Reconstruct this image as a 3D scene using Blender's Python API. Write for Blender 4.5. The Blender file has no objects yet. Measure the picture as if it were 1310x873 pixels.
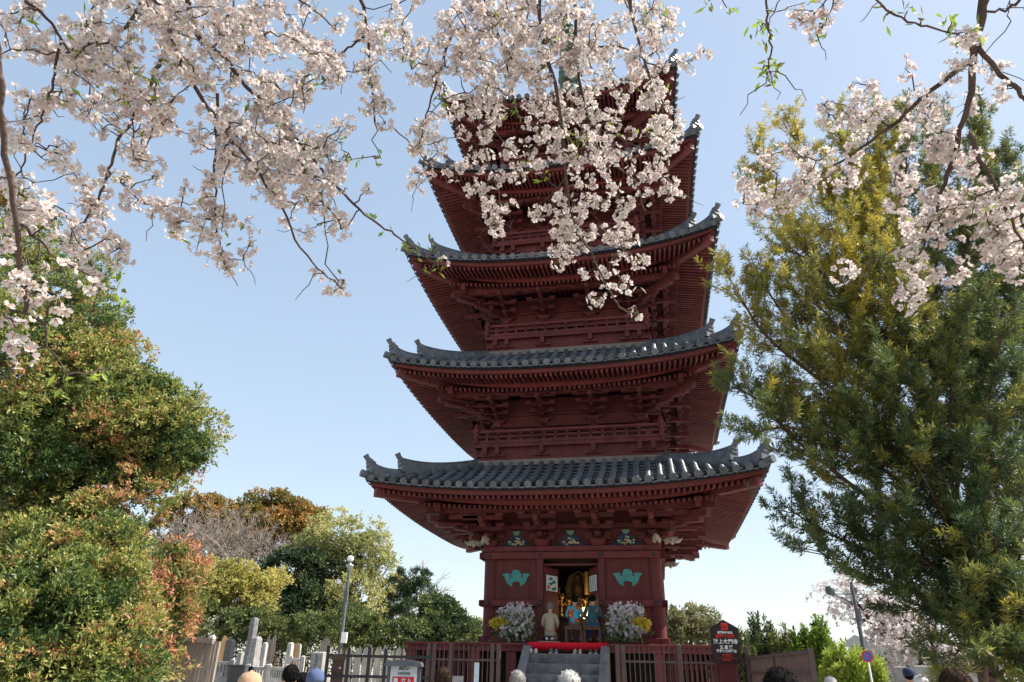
import bpy, math, random
import numpy as np
from mathutils import Vector, Matrix

random.seed(7)
RNG = np.random.default_rng(7)
R = math.radians
sc = bpy.context.scene
col = sc.collection

# ------------------------------------------------------------------ camera, sky, sun, exposure
PITCH, ROLL, FPX, EYE = R(25.563), R(1.144), 876.0, 1.65
F = Vector((0, math.cos(PITCH), math.sin(PITCH)))
R0 = Vector((1, 0, 0)); U0 = Vector((0, -math.sin(PITCH), math.cos(PITCH)))
CR = math.cos(ROLL) * R0 + math.sin(ROLL) * U0
CU = -math.sin(ROLL) * R0 + math.cos(ROLL) * U0
CAM = Vector((0, 0, EYE))
cd = bpy.data.cameras.new('camera'); cam = bpy.data.objects.new('camera', cd); col.objects.link(cam)
cam.matrix_world = Matrix(((CR.x, CU.x, -F.x, CAM.x), (CR.y, CU.y, -F.y, CAM.y), (CR.z, CU.z, -F.z, CAM.z), (0, 0, 0, 1)))
cd.sensor_width = 36; cd.lens = 36 * FPX / 1310; cd.clip_start = 0.05; cd.clip_end = 3000
sc.camera = cam

SUN_AZ, SUN_EL = R(92), R(50)          # azimuth clockwise from +Y, elevation
world = bpy.data.worlds.new('World'); sc.world = world; world.use_nodes = True
wn = world.node_tree; wn.nodes.clear()
sky = wn.nodes.new('ShaderNodeTexSky'); sky.sky_type = 'NISHITA'; sky.sun_disc = False
sky.sun_elevation = SUN_EL; sky.sun_rotation = SUN_AZ
sky.air_density = 1.0; sky.dust_density = 0.8; sky.ozone_density = 1.2; sky.altitude = 0
bg = wn.nodes.new('ShaderNodeBackground'); bg.inputs['Strength'].default_value = 0.15
wo = wn.nodes.new('ShaderNodeOutputWorld')
gm = wn.nodes.new('ShaderNodeGamma'); gm.inputs['Gamma'].default_value = 0.44
hs = wn.nodes.new('ShaderNodeHueSaturation'); hs.inputs['Saturation'].default_value = 1.22; hs.inputs['Value'].default_value = 1.46
wn.links.new(sky.outputs['Color'], gm.inputs['Color']); wn.links.new(gm.outputs[0], hs.inputs['Color']); wn.links.new(hs.outputs[0], bg.inputs['Color']); wn.links.new(bg.outputs[0], wo.inputs['Surface'])
sd = bpy.data.lights.new('sun', 'SUN'); sd.energy = 4.6; sd.angle = R(0.5); sd.color = (1.0, 0.94, 0.85)
sun = bpy.data.objects.new('sun', sd); col.objects.link(sun)
sundir = Vector((math.sin(SUN_AZ) * math.cos(SUN_EL), math.cos(SUN_AZ) * math.cos(SUN_EL), math.sin(SUN_EL)))
sun.rotation_euler = (-sundir).to_track_quat('-Z', 'Y').to_euler()
sc.view_settings.view_transform = 'Standard'; sc.view_settings.look = 'None'
sc.view_settings.gamma = 1.0; sc.view_settings.use_curve_mapping = False
sc.view_settings.exposure = 1.25
sc.render.engine = 'CYCLES'
sc.cycles.max_bounces = 8; sc.cycles.diffuse_bounces = 4; sc.cycles.transmission_bounces = 4

# ------------------------------------------------------------------ picture -> place helpers
def ray(px, py):
    return F + CR * ((px - 655) / FPX) - CU * ((py - 436.5) / FPX)
def at(px, py, d):                       # along the ray, d metres away
    v = ray(px, py); return CAM + v * (d / v.length)
def atY(px, py, Y):                      # on the upright plane Y metres ahead
    v = ray(px, py); return CAM + v * (Y / v.y)
def gz(x, y):                            # the ground's height: the precinct behind lies a little higher
    t = min(1, max(0, (y - 12.0) / 3.0)); return 0.65 * t * t * (3 - 2 * t)

# ------------------------------------------------------------------ object helpers
def tag(o, label=None, cat=None, group=None, kind=None):
    if label: o['label'] = label
    if cat: o['category'] = cat
    if group: o['group'] = group
    if kind: o['kind'] = kind
    return o
def empty(name, loc=(0, 0, 0), rz=0, parent=None):
    o = bpy.data.objects.new(name, None); col.objects.link(o); o.empty_display_size = 0.1
    o.location = loc; o.rotation_euler = (0, 0, rz)
    if parent: o.parent = parent
    return o
def link_mesh(name, me, parent=None, mats=()):
    for m in mats: me.materials.append(m)
    o = bpy.data.objects.new(name, me); col.objects.link(o)
    if parent: o.parent = parent
    return o
def copy_tree(o, parent=None):
    c = o.copy(); col.objects.link(c)
    if parent: c.parent = parent
    for ch in list(o.children): copy_tree(ch, c)
    return c

class MB:
    def __init__(s): s.v = []; s.f = []; s.m = []; s.s = []; s.M = None; s.mi = 0
    def add(s, vs, fs, smooth=False):
        b = len(s.v)
        for p in vs:
            p = Vector(p)
            if s.M is not None: p = s.M @ p
            s.v.append(p[:])
        for f in fs:
            s.f.append([b + i for i in f]); s.m.append(s.mi); s.s.append(smooth)
    def box(s, c, d, rz=0, rot=None, taper=1.0):
        m = rot if rot is not None else Matrix.Rotation(rz, 3, 'Z')
        c = Vector(c); vs = []
        for z in (-1, 1):
            k = taper if z > 0 else 1.0
            for x, y in ((-1, -1), (1, -1), (1, 1), (-1, 1)):
                vs.append(c + m @ Vector((x * d[0] / 2 * k, y * d[1] / 2 * k, z * d[2] / 2)))
        s.add(vs, [(3, 2, 1, 0), (4, 5, 6, 7), (0, 1, 5, 4), (1, 2, 6, 5), (2, 3, 7, 6), (3, 0, 4, 7)])
    def beam(s, a, b, w, h, up=(0, 0, 1), w2=None, h2=None):
        a = Vector(a); b = Vector(b); d = (b - a).normalized(); u = Vector(up)
        r = d.cross(u)
        if r.length < 1e-5: r = d.cross(Vector((1, 0, 0)))
        r.normalize(); u = r.cross(d); w2 = w if w2 is None else w2; h2 = h if h2 is None else h2
        vs = [a - r * w / 2 - u * h / 2, a + r * w / 2 - u * h / 2, a + r * w / 2 + u * h / 2, a - r * w / 2 + u * h / 2,
              b - r * w2 / 2 - u * h2 / 2, b + r * w2 / 2 - u * h2 / 2, b + r * w2 / 2 + u * h2 / 2, b - r * w2 / 2 + u * h2 / 2]
        s.add(vs, [(0, 1, 2, 3), (7, 6, 5, 4), (4, 5, 1, 0), (5, 6, 2, 1), (6, 7, 3, 2), (7, 4, 0, 3)])
    def sweep(s, pts, prof, up=(0, 0, 1), smooth=False):
        """prof: per point a list of (side, up) offsets, or one list for all"""
        P = [Vector(p) for p in pts]; n = len(P); vs = []; up = Vector(up)
        k = len(prof[0]) if isinstance(prof[0][0], (tuple, list)) else len(prof)
        for i in range(n):
            d = (P[min(i + 1, n - 1)] - P[max(i - 1, 0)]).normalized()
            r = d.cross(up).normalized(); u = up
            pr = prof[i] if isinstance(prof[0][0], (tuple, list)) else prof
            for a, b in pr: vs.append(P[i] + r * a + u * b)
        fs = [tuple(range(k))[::-1], tuple(range((n - 1) * k, n * k))]
        for i in range(n - 1):
            for j in range(k):
                fs.append((i * k + j, i * k + (j + 1) % k, (i + 1) * k + (j + 1) % k, (i + 1) * k + j))
        s.add(vs, fs, smooth)
    def tube(s, pts, rad, n=6, smooth=True, cap=True):
        P = [Vector(p) for p in pts]; m = len(P)
        if not hasattr(rad, '__len__'): rad = [rad] * m
        vs = []; prev = None
        for i in range(m):
            d = (P[min(i + 1, m - 1)] - P[max(i - 1, 0)])
            d = d.normalized() if d.length > 1e-9 else Vector((0, 0, 1))
            if prev is None:
                a = d.cross(Vector((0, 0, 1)))
                if a.length < 1e-3: a = d.cross(Vector((1, 0, 0)))
            else:
                a = prev - d * prev.dot(d)
                if a.length < 1e-6: a = d.cross(Vector((1, 0, 0)))
            a.normalize(); prev = a; b = d.cross(a)
            for j in range(n):
                t = 2 * math.pi * j / n
                vs.append(P[i] + (a * math.cos(t) + b * math.sin(t)) * rad[i])
        fs = []
        for i in range(m - 1):
            for j in range(n):
                fs.append((i * n + j, i * n + (j + 1) % n, (i + 1) * n + (j + 1) % n, (i + 1) * n + j))
        s.add(vs, fs, smooth)
        if cap:
            s.add([vs[j] for j in range(n)], [tuple(range(n))[::-1]]); s.add(vs[-n:], [tuple(range(n))])
    def lathe(s, prof, c=(0, 0, 0), n=16, smooth=True):
        c = Vector(c); vs = []; m = len(prof)
        for r_, z in prof:
            for j in range(n):
                t = 2 * math.pi * j / n; vs.append(c + Vector((r_ * math.cos(t), r_ * math.sin(t), z)))
        fs = [tuple(range(n))[::-1], tuple(range((m - 1) * n, m * n))]
        for i in range(m - 1):
            for j in range(n): fs.append((i * n + j, i * n + (j + 1) % n, (i + 1) * n + (j + 1) % n, (i + 1) * n + j))
        s.add(vs, fs, smooth)
    def ball(s, c, r, n=10, m=7, rot=None):
        if not hasattr(r, '__len__'): r = (r, r, r)
        c = Vector(c); vs = [c + Vector((0, 0, -r[2]))]
        for i in range(1, m):
            p = -math.pi / 2 + math.pi * i / m
            for j in range(n):
                t = 2 * math.pi * j / n
                vs.append(c + Vector((r[0] * math.cos(p) * math.cos(t), r[1] * math.cos(p) * math.sin(t), r[2] * math.sin(p))))
        vs.append(c + Vector((0, 0, r[2]))); fs = []
        for j in range(n): fs.append((0, 1 + (j + 1) % n, 1 + j))
        for i in range(m - 2):
            for j in range(n):
                a = 1 + i * n; fs.append((a + j, a + (j + 1) % n, a + n + (j + 1) % n, a + n + j))
        e = len(vs) - 1; a = 1 + (m - 2) * n
        for j in range(n): fs.append((a + j, a + (j + 1) % n, e))
        s.add(vs, fs, True)
    def plate(s, poly, y0, y1):
        """outline in x,z given a thickness from y0 to y1"""
        n = len(poly)
        vs = [(x, y0, z) for x, z in poly] + [(x, y1, z) for x, z in poly]
        s.add(vs, [tuple(range(n)), tuple(range(2 * n - 1, n - 1, -1))] + [(i + n, (i + 1) % n + n, (i + 1) % n, i) for i in range(n)])
    def build(s, name, mats, parent=None, bevel=0):
        me = bpy.data.meshes.new(name)
        me.from_pydata(s.v, [], s.f)
        if not isinstance(mats, (list, tuple)): mats = [mats]
        for m in mats: me.materials.append(m)
        me.polygons.foreach_set('material_index', s.m); me.polygons.foreach_set('use_smooth', s.s)
        me.update()
        o = bpy.data.objects.new(name, me); col.objects.link(o)
        if parent: o.parent = parent
        if bevel:
            b = o.modifiers.new('bevel', 'BEVEL'); b.width = bevel; b.segments = 1; b.limit_method = 'ANGLE'
        return o

def smooth_path(pts, sub=4):
    P = [Vector(p) for p in pts]
    if len(P) < 3: 
        return [P[0].lerp(P[-1], i / sub) for i in range(sub + 1)]
    out = []
    for i in range(len(P) - 1):
        p0 = P[max(i - 1, 0)]; p1 = P[i]; p2 = P[i + 1]; p3 = P[min(i + 2, len(P) - 1)]
        for k in range(sub):
            t = k / sub
            out.append(0.5 * ((2 * p1) + (p2 - p0) * t + (2 * p0 - 5 * p1 + 4 * p2 - p3) * t * t + (3 * p1 - p0 - 3 * p2 + p3) * t ** 3))
    out.append(P[-1]); return out

def array_mesh(name, V, faces, mats, parent=None, mat_idx=None, tint=None, smooth=False):
    """faces: list of (count, k) int arrays, one per polygon size"""
    me = bpy.data.meshes.new(name)
    V = np.ascontiguousarray(V, dtype=np.float32)
    loops = np.concatenate([f.ravel() for f in faces]).astype(np.int32)
    tot = np.concatenate([np.full(len(f), f.shape[1], np.int32) for f in faces])
    st = np.concatenate([[0], np.cumsum(tot)[:-1]]).astype(np.int32)
    me.vertices.add(len(V)); me.vertices.foreach_set('co', V.ravel())
    me.loops.add(len(loops)); me.loops.foreach_set('vertex_index', loops)
    me.polygons.add(len(tot)); me.polygons.foreach_set('loop_start', st); me.polygons.foreach_set('loop_total', tot)
    if mat_idx is not None: me.polygons.foreach_set('material_index', np.asarray(mat_idx, np.int32))
    if smooth: me.polygons.foreach_set('use_smooth', np.ones(len(tot), bool))
    if tint is not None:
        a = me.attributes.new('tint', 'FLOAT', 'POINT'); a.data.foreach_set('value', np.asarray(tint, np.float32))
    if not isinstance(mats, (list, tuple)): mats = [mats]
    for m in mats: me.materials.append(m)
    me.update(calc_edges=True)
    o = bpy.data.objects.new(name, me); col.objects.link(o)
    if parent: o.parent = parent
    return o

def unit(a): return a / np.maximum(np.linalg.norm(a, axis=-1, keepdims=True), 1e-9)
def sphere_dirs(n): return unit(RNG.normal(size=(n, 3)))
def leaf_arrays(P, D, L, W, fold=0.25):
    """P base points, D directions: one folded two-sided blade each (4 corners, 2 triangles)"""
    n = len(P); D = unit(D); a = unit(np.cross(D, sphere_dirs(n))); nr = np.cross(a, D)
    L = np.broadcast_to(L, n)[:, None]; W = np.broadcast_to(W, n)[:, None]
    mid = P + D * L * 0.5 + nr * W * fold
    V = np.stack([P, mid + a * W * 0.5, P + D * L, mid - a * W * 0.5], 1).reshape(-1, 3)
    b = (np.arange(n) * 4)[:, None]
    return V, np.concatenate([b + np.array([[0, 1, 2]]), b + np.array([[0, 2, 3]])])

# ------------------------------------------------------------------ materials
def nt(name):
    m = bpy.data.materials.new(name); m.use_nodes = True
    n = m.node_tree; b = n.nodes['Principled BSDF']; return m, n, b
def mat(name, c, rough=0.7, var=0.25, scale=6.0, metal=0.0, bump=0.0, bscale=40.0, spec=0.3, streak=None, dirt=None, island=0.0):
    """base colour broken by two scales of noise in object space"""
    m, n, b = nt(name); N = n.nodes.new; Lk = n.links.new
    tc = N('ShaderNodeTexCoord'); src = tc.outputs['Object']
    if streak:
        mp = N('ShaderNodeMapping'); mp.inputs['Scale'].default_value = streak; Lk(src, mp.inputs['Vector']); src = mp.outputs[0]
    n1 = N('ShaderNodeTexNoise'); n1.inputs['Scale'].default_value = scale; n1.inputs['Detail'].default_value = 6; n1.inputs['Roughness'].default_value = 0.65
    Lk(src, n1.inputs['Vector'])
    cr = N('ShaderNodeValToRGB'); e = cr.color_ramp.elements
    e[0].position = 0.28; e[1].position = 0.72
    d = dirt if dirt else tuple(x * (1 - var) for x in c)
    e[0].color = (*d, 1); e[1].color = (*[min(1, x * (1 + var)) for x in c], 1)
    Lk(n1.outputs['Fac'], cr.inputs['Fac']); out = cr.outputs['Color']
    if island:                           # every board, tile or beam weathers a little differently, and big faded patches run across them
        ge = N('ShaderNodeNewGeometry'); n3 = N('ShaderNodeTexNoise'); n3.inputs['Scale'].default_value = 0.9; n3.inputs['Detail'].default_value = 8; n3.inputs['Roughness'].default_value = .75
        Lk(tc.outputs['Object'], n3.inputs['Vector'])
        ad = N('ShaderNodeMath'); ad.operation = 'ADD'; Lk(ge.outputs['Random Per Island'], ad.inputs[0]); Lk(n3.outputs['Fac'], ad.inputs[1])
        mr = N('ShaderNodeMapRange'); mr.inputs['From Min'].default_value = .3; mr.inputs['From Max'].default_value = 1.7; mr.inputs['To Min'].default_value = 1 - island; mr.inputs['To Max'].default_value = 1 + island
        Lk(ad.outputs[0], mr.inputs['Value']); hv = N('ShaderNodeHueSaturation'); Lk(mr.outputs[0], hv.inputs['Value']); Lk(out, hv.inputs['Color']); out = hv.outputs['Color']
    Lk(out, b.inputs['Base Color'])
    b.inputs['Roughness'].default_value = rough; b.inputs['Metallic'].default_value = metal
    b.inputs['Specular IOR Level'].default_value = spec
    if bump:
        n2 = N('ShaderNodeTexNoise'); n2.inputs['Scale'].default_value = bscale; n2.inputs['Detail'].default_value = 5
        Lk(src, n2.inputs['Vector'])
        bp = N('ShaderNodeBump'); bp.inputs['Strength'].default_value = bump; bp.inputs['Distance'].default_value = 0.02
        Lk(n2.outputs['Fac'], bp.inputs['Height']); Lk(bp.outputs[0], b.inputs['Normal'])
    return m
def leaf_mat(name, ramp, trans=0.35, rough=0.45, spec=0.35, jitter=0.35):
    """ramp over the point attribute 'tint' (a young-to-old hue; on the yew pine also sunlit yellow and shaded green), each leaf jittered"""
    m, n, b = nt(name); N = n.nodes.new; Lk = n.links.new
    at_ = N('ShaderNodeAttribute'); at_.attribute_name = 'tint'
    geo = N('ShaderNodeNewGeometry')
    ma = N('ShaderNodeMath'); ma.operation = 'MULTIPLY_ADD'; ma.inputs[1].default_value = jitter; ma.inputs[2].default_value = -jitter / 2
    Lk(geo.outputs['Random Per Island'], ma.inputs[0])
    ad = N('ShaderNodeMath'); ad.operation = 'ADD'; ad.use_clamp = True
    Lk(at_.outputs['Fac'], ad.inputs[0]); Lk(ma.outputs[0], ad.inputs[1])
    cr = N('ShaderNodeValToRGB'); el = cr.color_ramp.elements
    while len(el) < len(ramp): el.new(0.5)
    for i, (p, c) in enumerate(ramp): el[i].position = p; el[i].color = (*c, 1)
    Lk(ad.outputs[0], cr.inputs['Fac']); Lk(cr.outputs['Color'], b.inputs['Base Color'])
    b.inputs['Roughness'].default_value = rough; b.inputs['Specular IOR Level'].default_value = spec
    tr = N('ShaderNodeBsdfTranslucent'); Lk(cr.outputs['Color'], tr.inputs['Color'])
    mx = N('ShaderNodeMixShader'); mx.inputs[0].default_value = trans
    Lk(b.outputs[0], mx.inputs[1]); Lk(tr.outputs[0], mx.inputs[2])
    Lk(mx.outputs[0], n.nodes['Material Output'].inputs['Surface'])
    return m
def glow(name, c, s):
    m, n, b = nt(name); b.inputs['Base Color'].default_value = (*c, 1)
    b.inputs['Emission Color'].default_value = (*c, 1); b.inputs['Emission Strength'].default_value = s; return m

RED = mat('red_lacquer_wood', (0.122, 0.03, 0.030), 0.6, 0.3, 1.4, bump=0.15, bscale=30, spec=0.2, dirt=(0.085, 0.023, 0.023), island=.36, streak=(2.2, 2.2, .55))
REDD = mat('aged_red_wood', (0.110, 0.028, 0.028), 0.6, 0.25, 2.5, bump=0.12, bscale=35, spec=0.2, dirt=(0.08, 0.02, 0.019), island=.35)
REDB = mat('bright_red_wood', (0.15, 0.033, 0.029), 0.55, 0.2, 2.0, spec=0.25, dirt=(0.12, 0.027, 0.024), island=.25)
TILE = mat('grey_roof_tile', (0.092, 0.101, 0.114), 0.45, 0.4, 5.0, bump=0.25, bscale=25, spec=0.5, dirt=(0.038, 0.043, 0.05), island=.4)
TILED = mat('dark_roof_tile', (0.034, 0.036, 0.038), 0.6, 0.4, 6.0, spec=0.3)
BLACKW = mat('blackened_board', (0.016, 0.017, 0.02), 0.7, 0.3, 5.0)
NOSHI = mat('weathered_flashing', (0.2, 0.17, 0.15), 0.8, 0.25, 4.0)
STONE = mat('grey_granite', (0.30, 0.29, 0.28), 0.75, 0.25, 5.0, bump=0.25, bscale=60, dirt=(0.17, 0.165, 0.16))
STONED = mat('dark_step_stone', (0.17, 0.165, 0.165), 0.8, 0.35, 4.0, bump=0.3, bscale=45, dirt=(0.08, 0.08, 0.08))
STONEL = mat('pale_granite', (0.46, 0.44, 0.41), 0.75, 0.2, 5.0, bump=0.2, bscale=60, dirt=(0.3, 0.28, 0.26))
STONEK = mat('polished_black_granite', (0.03, 0.032, 0.036), 0.2, 0.3, 20.0, spec=0.5)
WOODW = mat('weathered_plank', (0.27, 0.23, 0.20), 0.85, 0.4, 5.0, streak=(8, 8, 0.7), bump=0.3, bscale=20, dirt=(0.12, 0.10, 0.09))
WOODY = mat('pale_wood_tablet', (0.44, 0.29, 0.15), 0.8, 0.3, 4.0, streak=(6, 6, 0.6), dirt=(0.26, 0.16, 0.08))
WOODG = mat('silvered_wood_tablet', (0.42, 0.39, 0.35), 0.85, 0.35, 4.0, streak=(6, 6, 0.6), dirt=(0.2, 0.18, 0.16))
WOODB = mat('dark_brown_wood', (0.07, 0.042, 0.034), 0.6, 0.3, 5.0)
FENCE = mat('brown_painted_steel', (0.085, 0.055, 0.05), 0.5, 0.25, 6.0, spec=0.4)
IRON = mat('black_painted_iron', (0.018, 0.018, 0.02), 0.45, 0.3, 8.0, spec=0.4)
STEEL = mat('grey_steel_pole', (0.30, 0.30, 0.30), 0.45, 0.2, 6.0, metal=0.4, spec=0.5)
DSTEEL = mat('dark_grey_steel', (0.09, 0.10, 0.11), 0.45, 0.25, 6.0, spec=0.4)
WHITE = mat('white_paint', (0.78, 0.78, 0.76), 0.5, 0.08, 5.0)
GLOBE = mat('white_opal_glass', (0.85, 0.83, 0.80), 0.25, 0.05, 5.0, spec=0.5)
TEAL = mat('verdigris_copper', (0.075, 0.27, 0.26), 0.6, 0.3, 9.0, dirt=(0.045, 0.19, 0.19))
GOLD = mat('gilded_wood', (0.72, 0.42, 0.09), 0.3, 0.35, 9.0, metal=0.85, spec=0.5)
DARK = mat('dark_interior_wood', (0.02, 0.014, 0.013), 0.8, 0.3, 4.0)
PAPER = mat('white_paper', (0.72, 0.75, 0.76), 0.8, 0.06, 5.0)
GREENP = mat('green_print', (0.02, 0.22, 0.17), 0.7, 0.2, 20.0)
REDP = mat('red_print', (0.62, 0.03, 0.035), 0.6, 0.1, 5.0)
PINKP = mat('pink_print', (0.62, 0.16, 0.2), 0.7, 0.1, 8.0)
INK = mat('black_ink', (0.015, 0.015, 0.017), 0.6, 0.1, 5.0)
CARPET = mat('red_felt', (0.66, 0.012, 0.03), 0.95, 0.12, 14.0, bump=0.2, bscale=120)
BARK = mat('grey_bark', (0.12, 0.09, 0.07), 0.9, 0.4, 4.0, streak=(6, 6, 1.2), bump=0.6, bscale=14, dirt=(0.05, 0.038, 0.03))
BARKC = mat('cherry_bark', (0.075, 0.048, 0.038), 0.75, 0.4, 10.0, bump=0.5, bscale=60, dirt=(0.03, 0.02, 0.017))
BARKT = mat('pale_twig_bark', (0.24, 0.20, 0.17), 0.85, 0.3, 4.0)
BARKR = mat('red_brown_bark', (0.10, 0.062, 0.045), 0.9, 0.45, 3.0, streak=(5, 5, 1), bump=0.7, bscale=14, dirt=(0.04, 0.025, 0.02))

# ------------------------------------------------------------------ ground
xs = np.concatenate([np.linspace(-600, -60, 10), np.linspace(-50, 50, 41), np.linspace(60, 600, 10)])
ys = np.concatenate([np.linspace(-300, -20, 6), np.linspace(-10, 40, 51), np.linspace(50, 1500, 20)])
gx, gy = np.meshgrid(xs, ys); gzv = np.array([[gz(a, b) for a, b in zip(r1, r2)] for r1, r2 in zip(gx, gy)])
nx_, ny_ = len(xs), len(ys)
ii = np.arange(ny_ - 1)[:, None] * nx_ + np.arange(nx_ - 1)[None]
GF = np.stack([ii, ii + 1, ii + nx_ + 1, ii + nx_], -1).reshape(-1, 4)
GRAVEL = mat('pale_gravel', (0.36, 0.335, 0.30), 0.95, 0.2, 0.6, bump=0.5, bscale=90, dirt=(0.26, 0.24, 0.215))
g = array_mesh('ground', np.stack([gx, gy, gzv], -1).reshape(-1, 3), [GF], GRAVEL, smooth=True)
tag(g, 'pale gravel ground of the temple precinct', 'ground', kind='structure')
# ------------------------------------------------------------------ the pagoda (built in its own frame, front towards -Y)
PX0, PY0, PYAW = 2.286, 22.552, R(-11.782)
pagoda = empty('pagoda', (PX0, PY0, 0.65), PYAW)
tag(pagoda, 'tall dark red five storey wooden pagoda with grey tiled roofs', 'pagoda')
ZB = 0.65
PM = Matrix.Translation((PX0, PY0, 0)) @ Matrix.Rotation(PYAW, 4, 'Z')
def onto(px, py, ly):                    # pixel -> point on a plane parallel to the pagoda's front, in the pagoda's frame
    o = PM.inverted() @ CAM; d = PM.inverted().to_3x3() @ ray(px, py)
    t = (ly - o.y) / d.y; return o + d * t
def PMB():
    m = MB(); m.M = Matrix.Translation((0, 0, -ZB)); return m
def side(k): return Matrix.Translation((0, 0, -ZB)) @ Matrix.Rotation(k * math.pi / 2, 4, 'Z')

DK = 2.24
# stone podium, veranda
m = PMB(); m.box((0, 0, 0.62), (9.4, 9.4, 0.24)); m.box((0, 0, 0.76), (9.1, 9.1, 0.06)); m.build('podium', STONE, pagoda, 0.01)
ver = PMB()
ver.box((0, 0, DK - 0.03), (8.3, 8.3, 0.06))
for k in range(4):
    ver.M = side(k)
    ver.beam((-4.08, -4.02, DK - 0.13), (4.08, -4.02, DK - 0.13), 0.14, 0.14)
    for i in range(55):
        x = -4.05 + 8.1 * i / 54
        ver.box((x, -4.11, DK - 0.085), (0.075, 0.05, 0.045))
vo = ver.build('veranda', RED, pagoda, 0.006)
for k in range(4):
    for x in (-4.0, -2.29, -1.35, 1.35, 2.29):
        p = PMB(); p.M = side(k); p.box((x, -3.93, (0.8 + DK - 0.2) / 2), (0.26, 0.26, DK - 0.2 - 0.8)); p.build('post', RED, vo, 0.01)
    for x0, x1 in ((-3.87, -2.42), (2.42, 3.87)):
        p = PMB(); p.M = side(k); n = max(3, int((x1 - x0) / 0.11))
        for i in range(n): p.box((x0 + (i + .5) * (x1 - x0) / n, -3.9, 1.42), (0.06, 0.05, 1.22))
        p.beam((x0, -3.86, 1.75), (x1, -3.86, 1.75), 0.05, 0.08); p.beam((x0, -3.86, 1.05), (x1, -3.86, 1.05), 0.05, 0.08)
        p.build('slat_panel', REDD, vo)
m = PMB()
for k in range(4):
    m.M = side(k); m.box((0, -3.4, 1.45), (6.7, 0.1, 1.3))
m.build('void_shade_sheet', DARK, vo)  # near-black sheets put in as the shade of the void under the veranda

# first storey
WY = 2.42
for k in range(4):
    for x in (-2.32, -0.86, 0.86):
        c = PMB(); c.M = side(k); r = 0.205 if abs(x) > 2 else 0.1
        if r > 0.2: c.lathe([(r * 1.0, DK), (r, DK + .1), (r * .97, 4.5), (r * .94, 4.85)], (x, -2.32, 0), 18)
        else: c.box((x, -WY - 0.03, 3.36), (0.16, 0.2, 2.24))
        c.build('column', RED, pagoda)
    b = PMB(); b.M = side(k)
    b.beam((-2.62, -WY - 0.12, 4.572), (2.62, -WY - 0.12, 4.572), 0.16, 0.18)
    b.beam((-2.52, -WY - 0.02, 4.76), (2.52, -WY - 0.02, 4.76), 0.2, 0.15)
    b.build('tie_beam', RED, pagoda, 0.008)
    for x0, x1 in ((-2.6, -0.82), (0.82, 2.6)):
        b = PMB(); b.M = side(k); b.beam((x0, -WY - 0.1, 3.3), (x1, -WY - 0.1, 3.3), 0.16, 0.16); b.build('lower_beam', RED, pagoda, 0.008)
        b = PMB(); b.M = side(k); b.beam((x0, -WY - 0.05, DK + 0.1), (x1, -WY - 0.05, DK + 0.1), 0.18, 0.2); b.build('ground_sill', RED, pagoda, 0.008)
    for x in (-2.32, -0.86, 0.86, 2.32):
        for z in (4.572, 3.3):
            if k == 0:
                n_ = PMB(); n_.M = side(k)
                n_.tube([(x, -WY - 0.19, z), (x, -WY - 0.235, z)], [0.06, 0.045], 8); n_.build('nail_cover', IRON, pagoda)
    for x0, x1 in ((-2.2, -0.92), (0.92, 2.2)):
        w_ = PMB(); w_.M = side(k)
        w_.box(((x0 + x1) / 2, -WY + .02, 3.4), (x1 - x0, 0.06, 2.3))
        for q in range(1, 5):
            w_.box((x0 + (x1 - x0) * q / 5, -WY - 0.012, 3.93), (0.012, 0.012, 1.1))
        w_.build('wall_panel', RED, pagoda)
    if k:
        w_ = PMB(); w_.M = side(k); w_.box((0, -WY + .02, 3.4), (1.6, 0.06, 2.3)); w_.build('wall_panel', RED, pagoda)
    # frieze above the tie beam with the gable struts
    w_ = PMB(); w_.M = side(k); w_.box((0, -WY + .14, 5.5), (4.7, 0.06, 1.35))
    w_.beam((-2.5, -WY - .0, 5.4), (2.5, -WY - .0, 5.4), 0.12, 0.12)
    w_.build('frieze_wall', REDD, pagoda)
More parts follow.
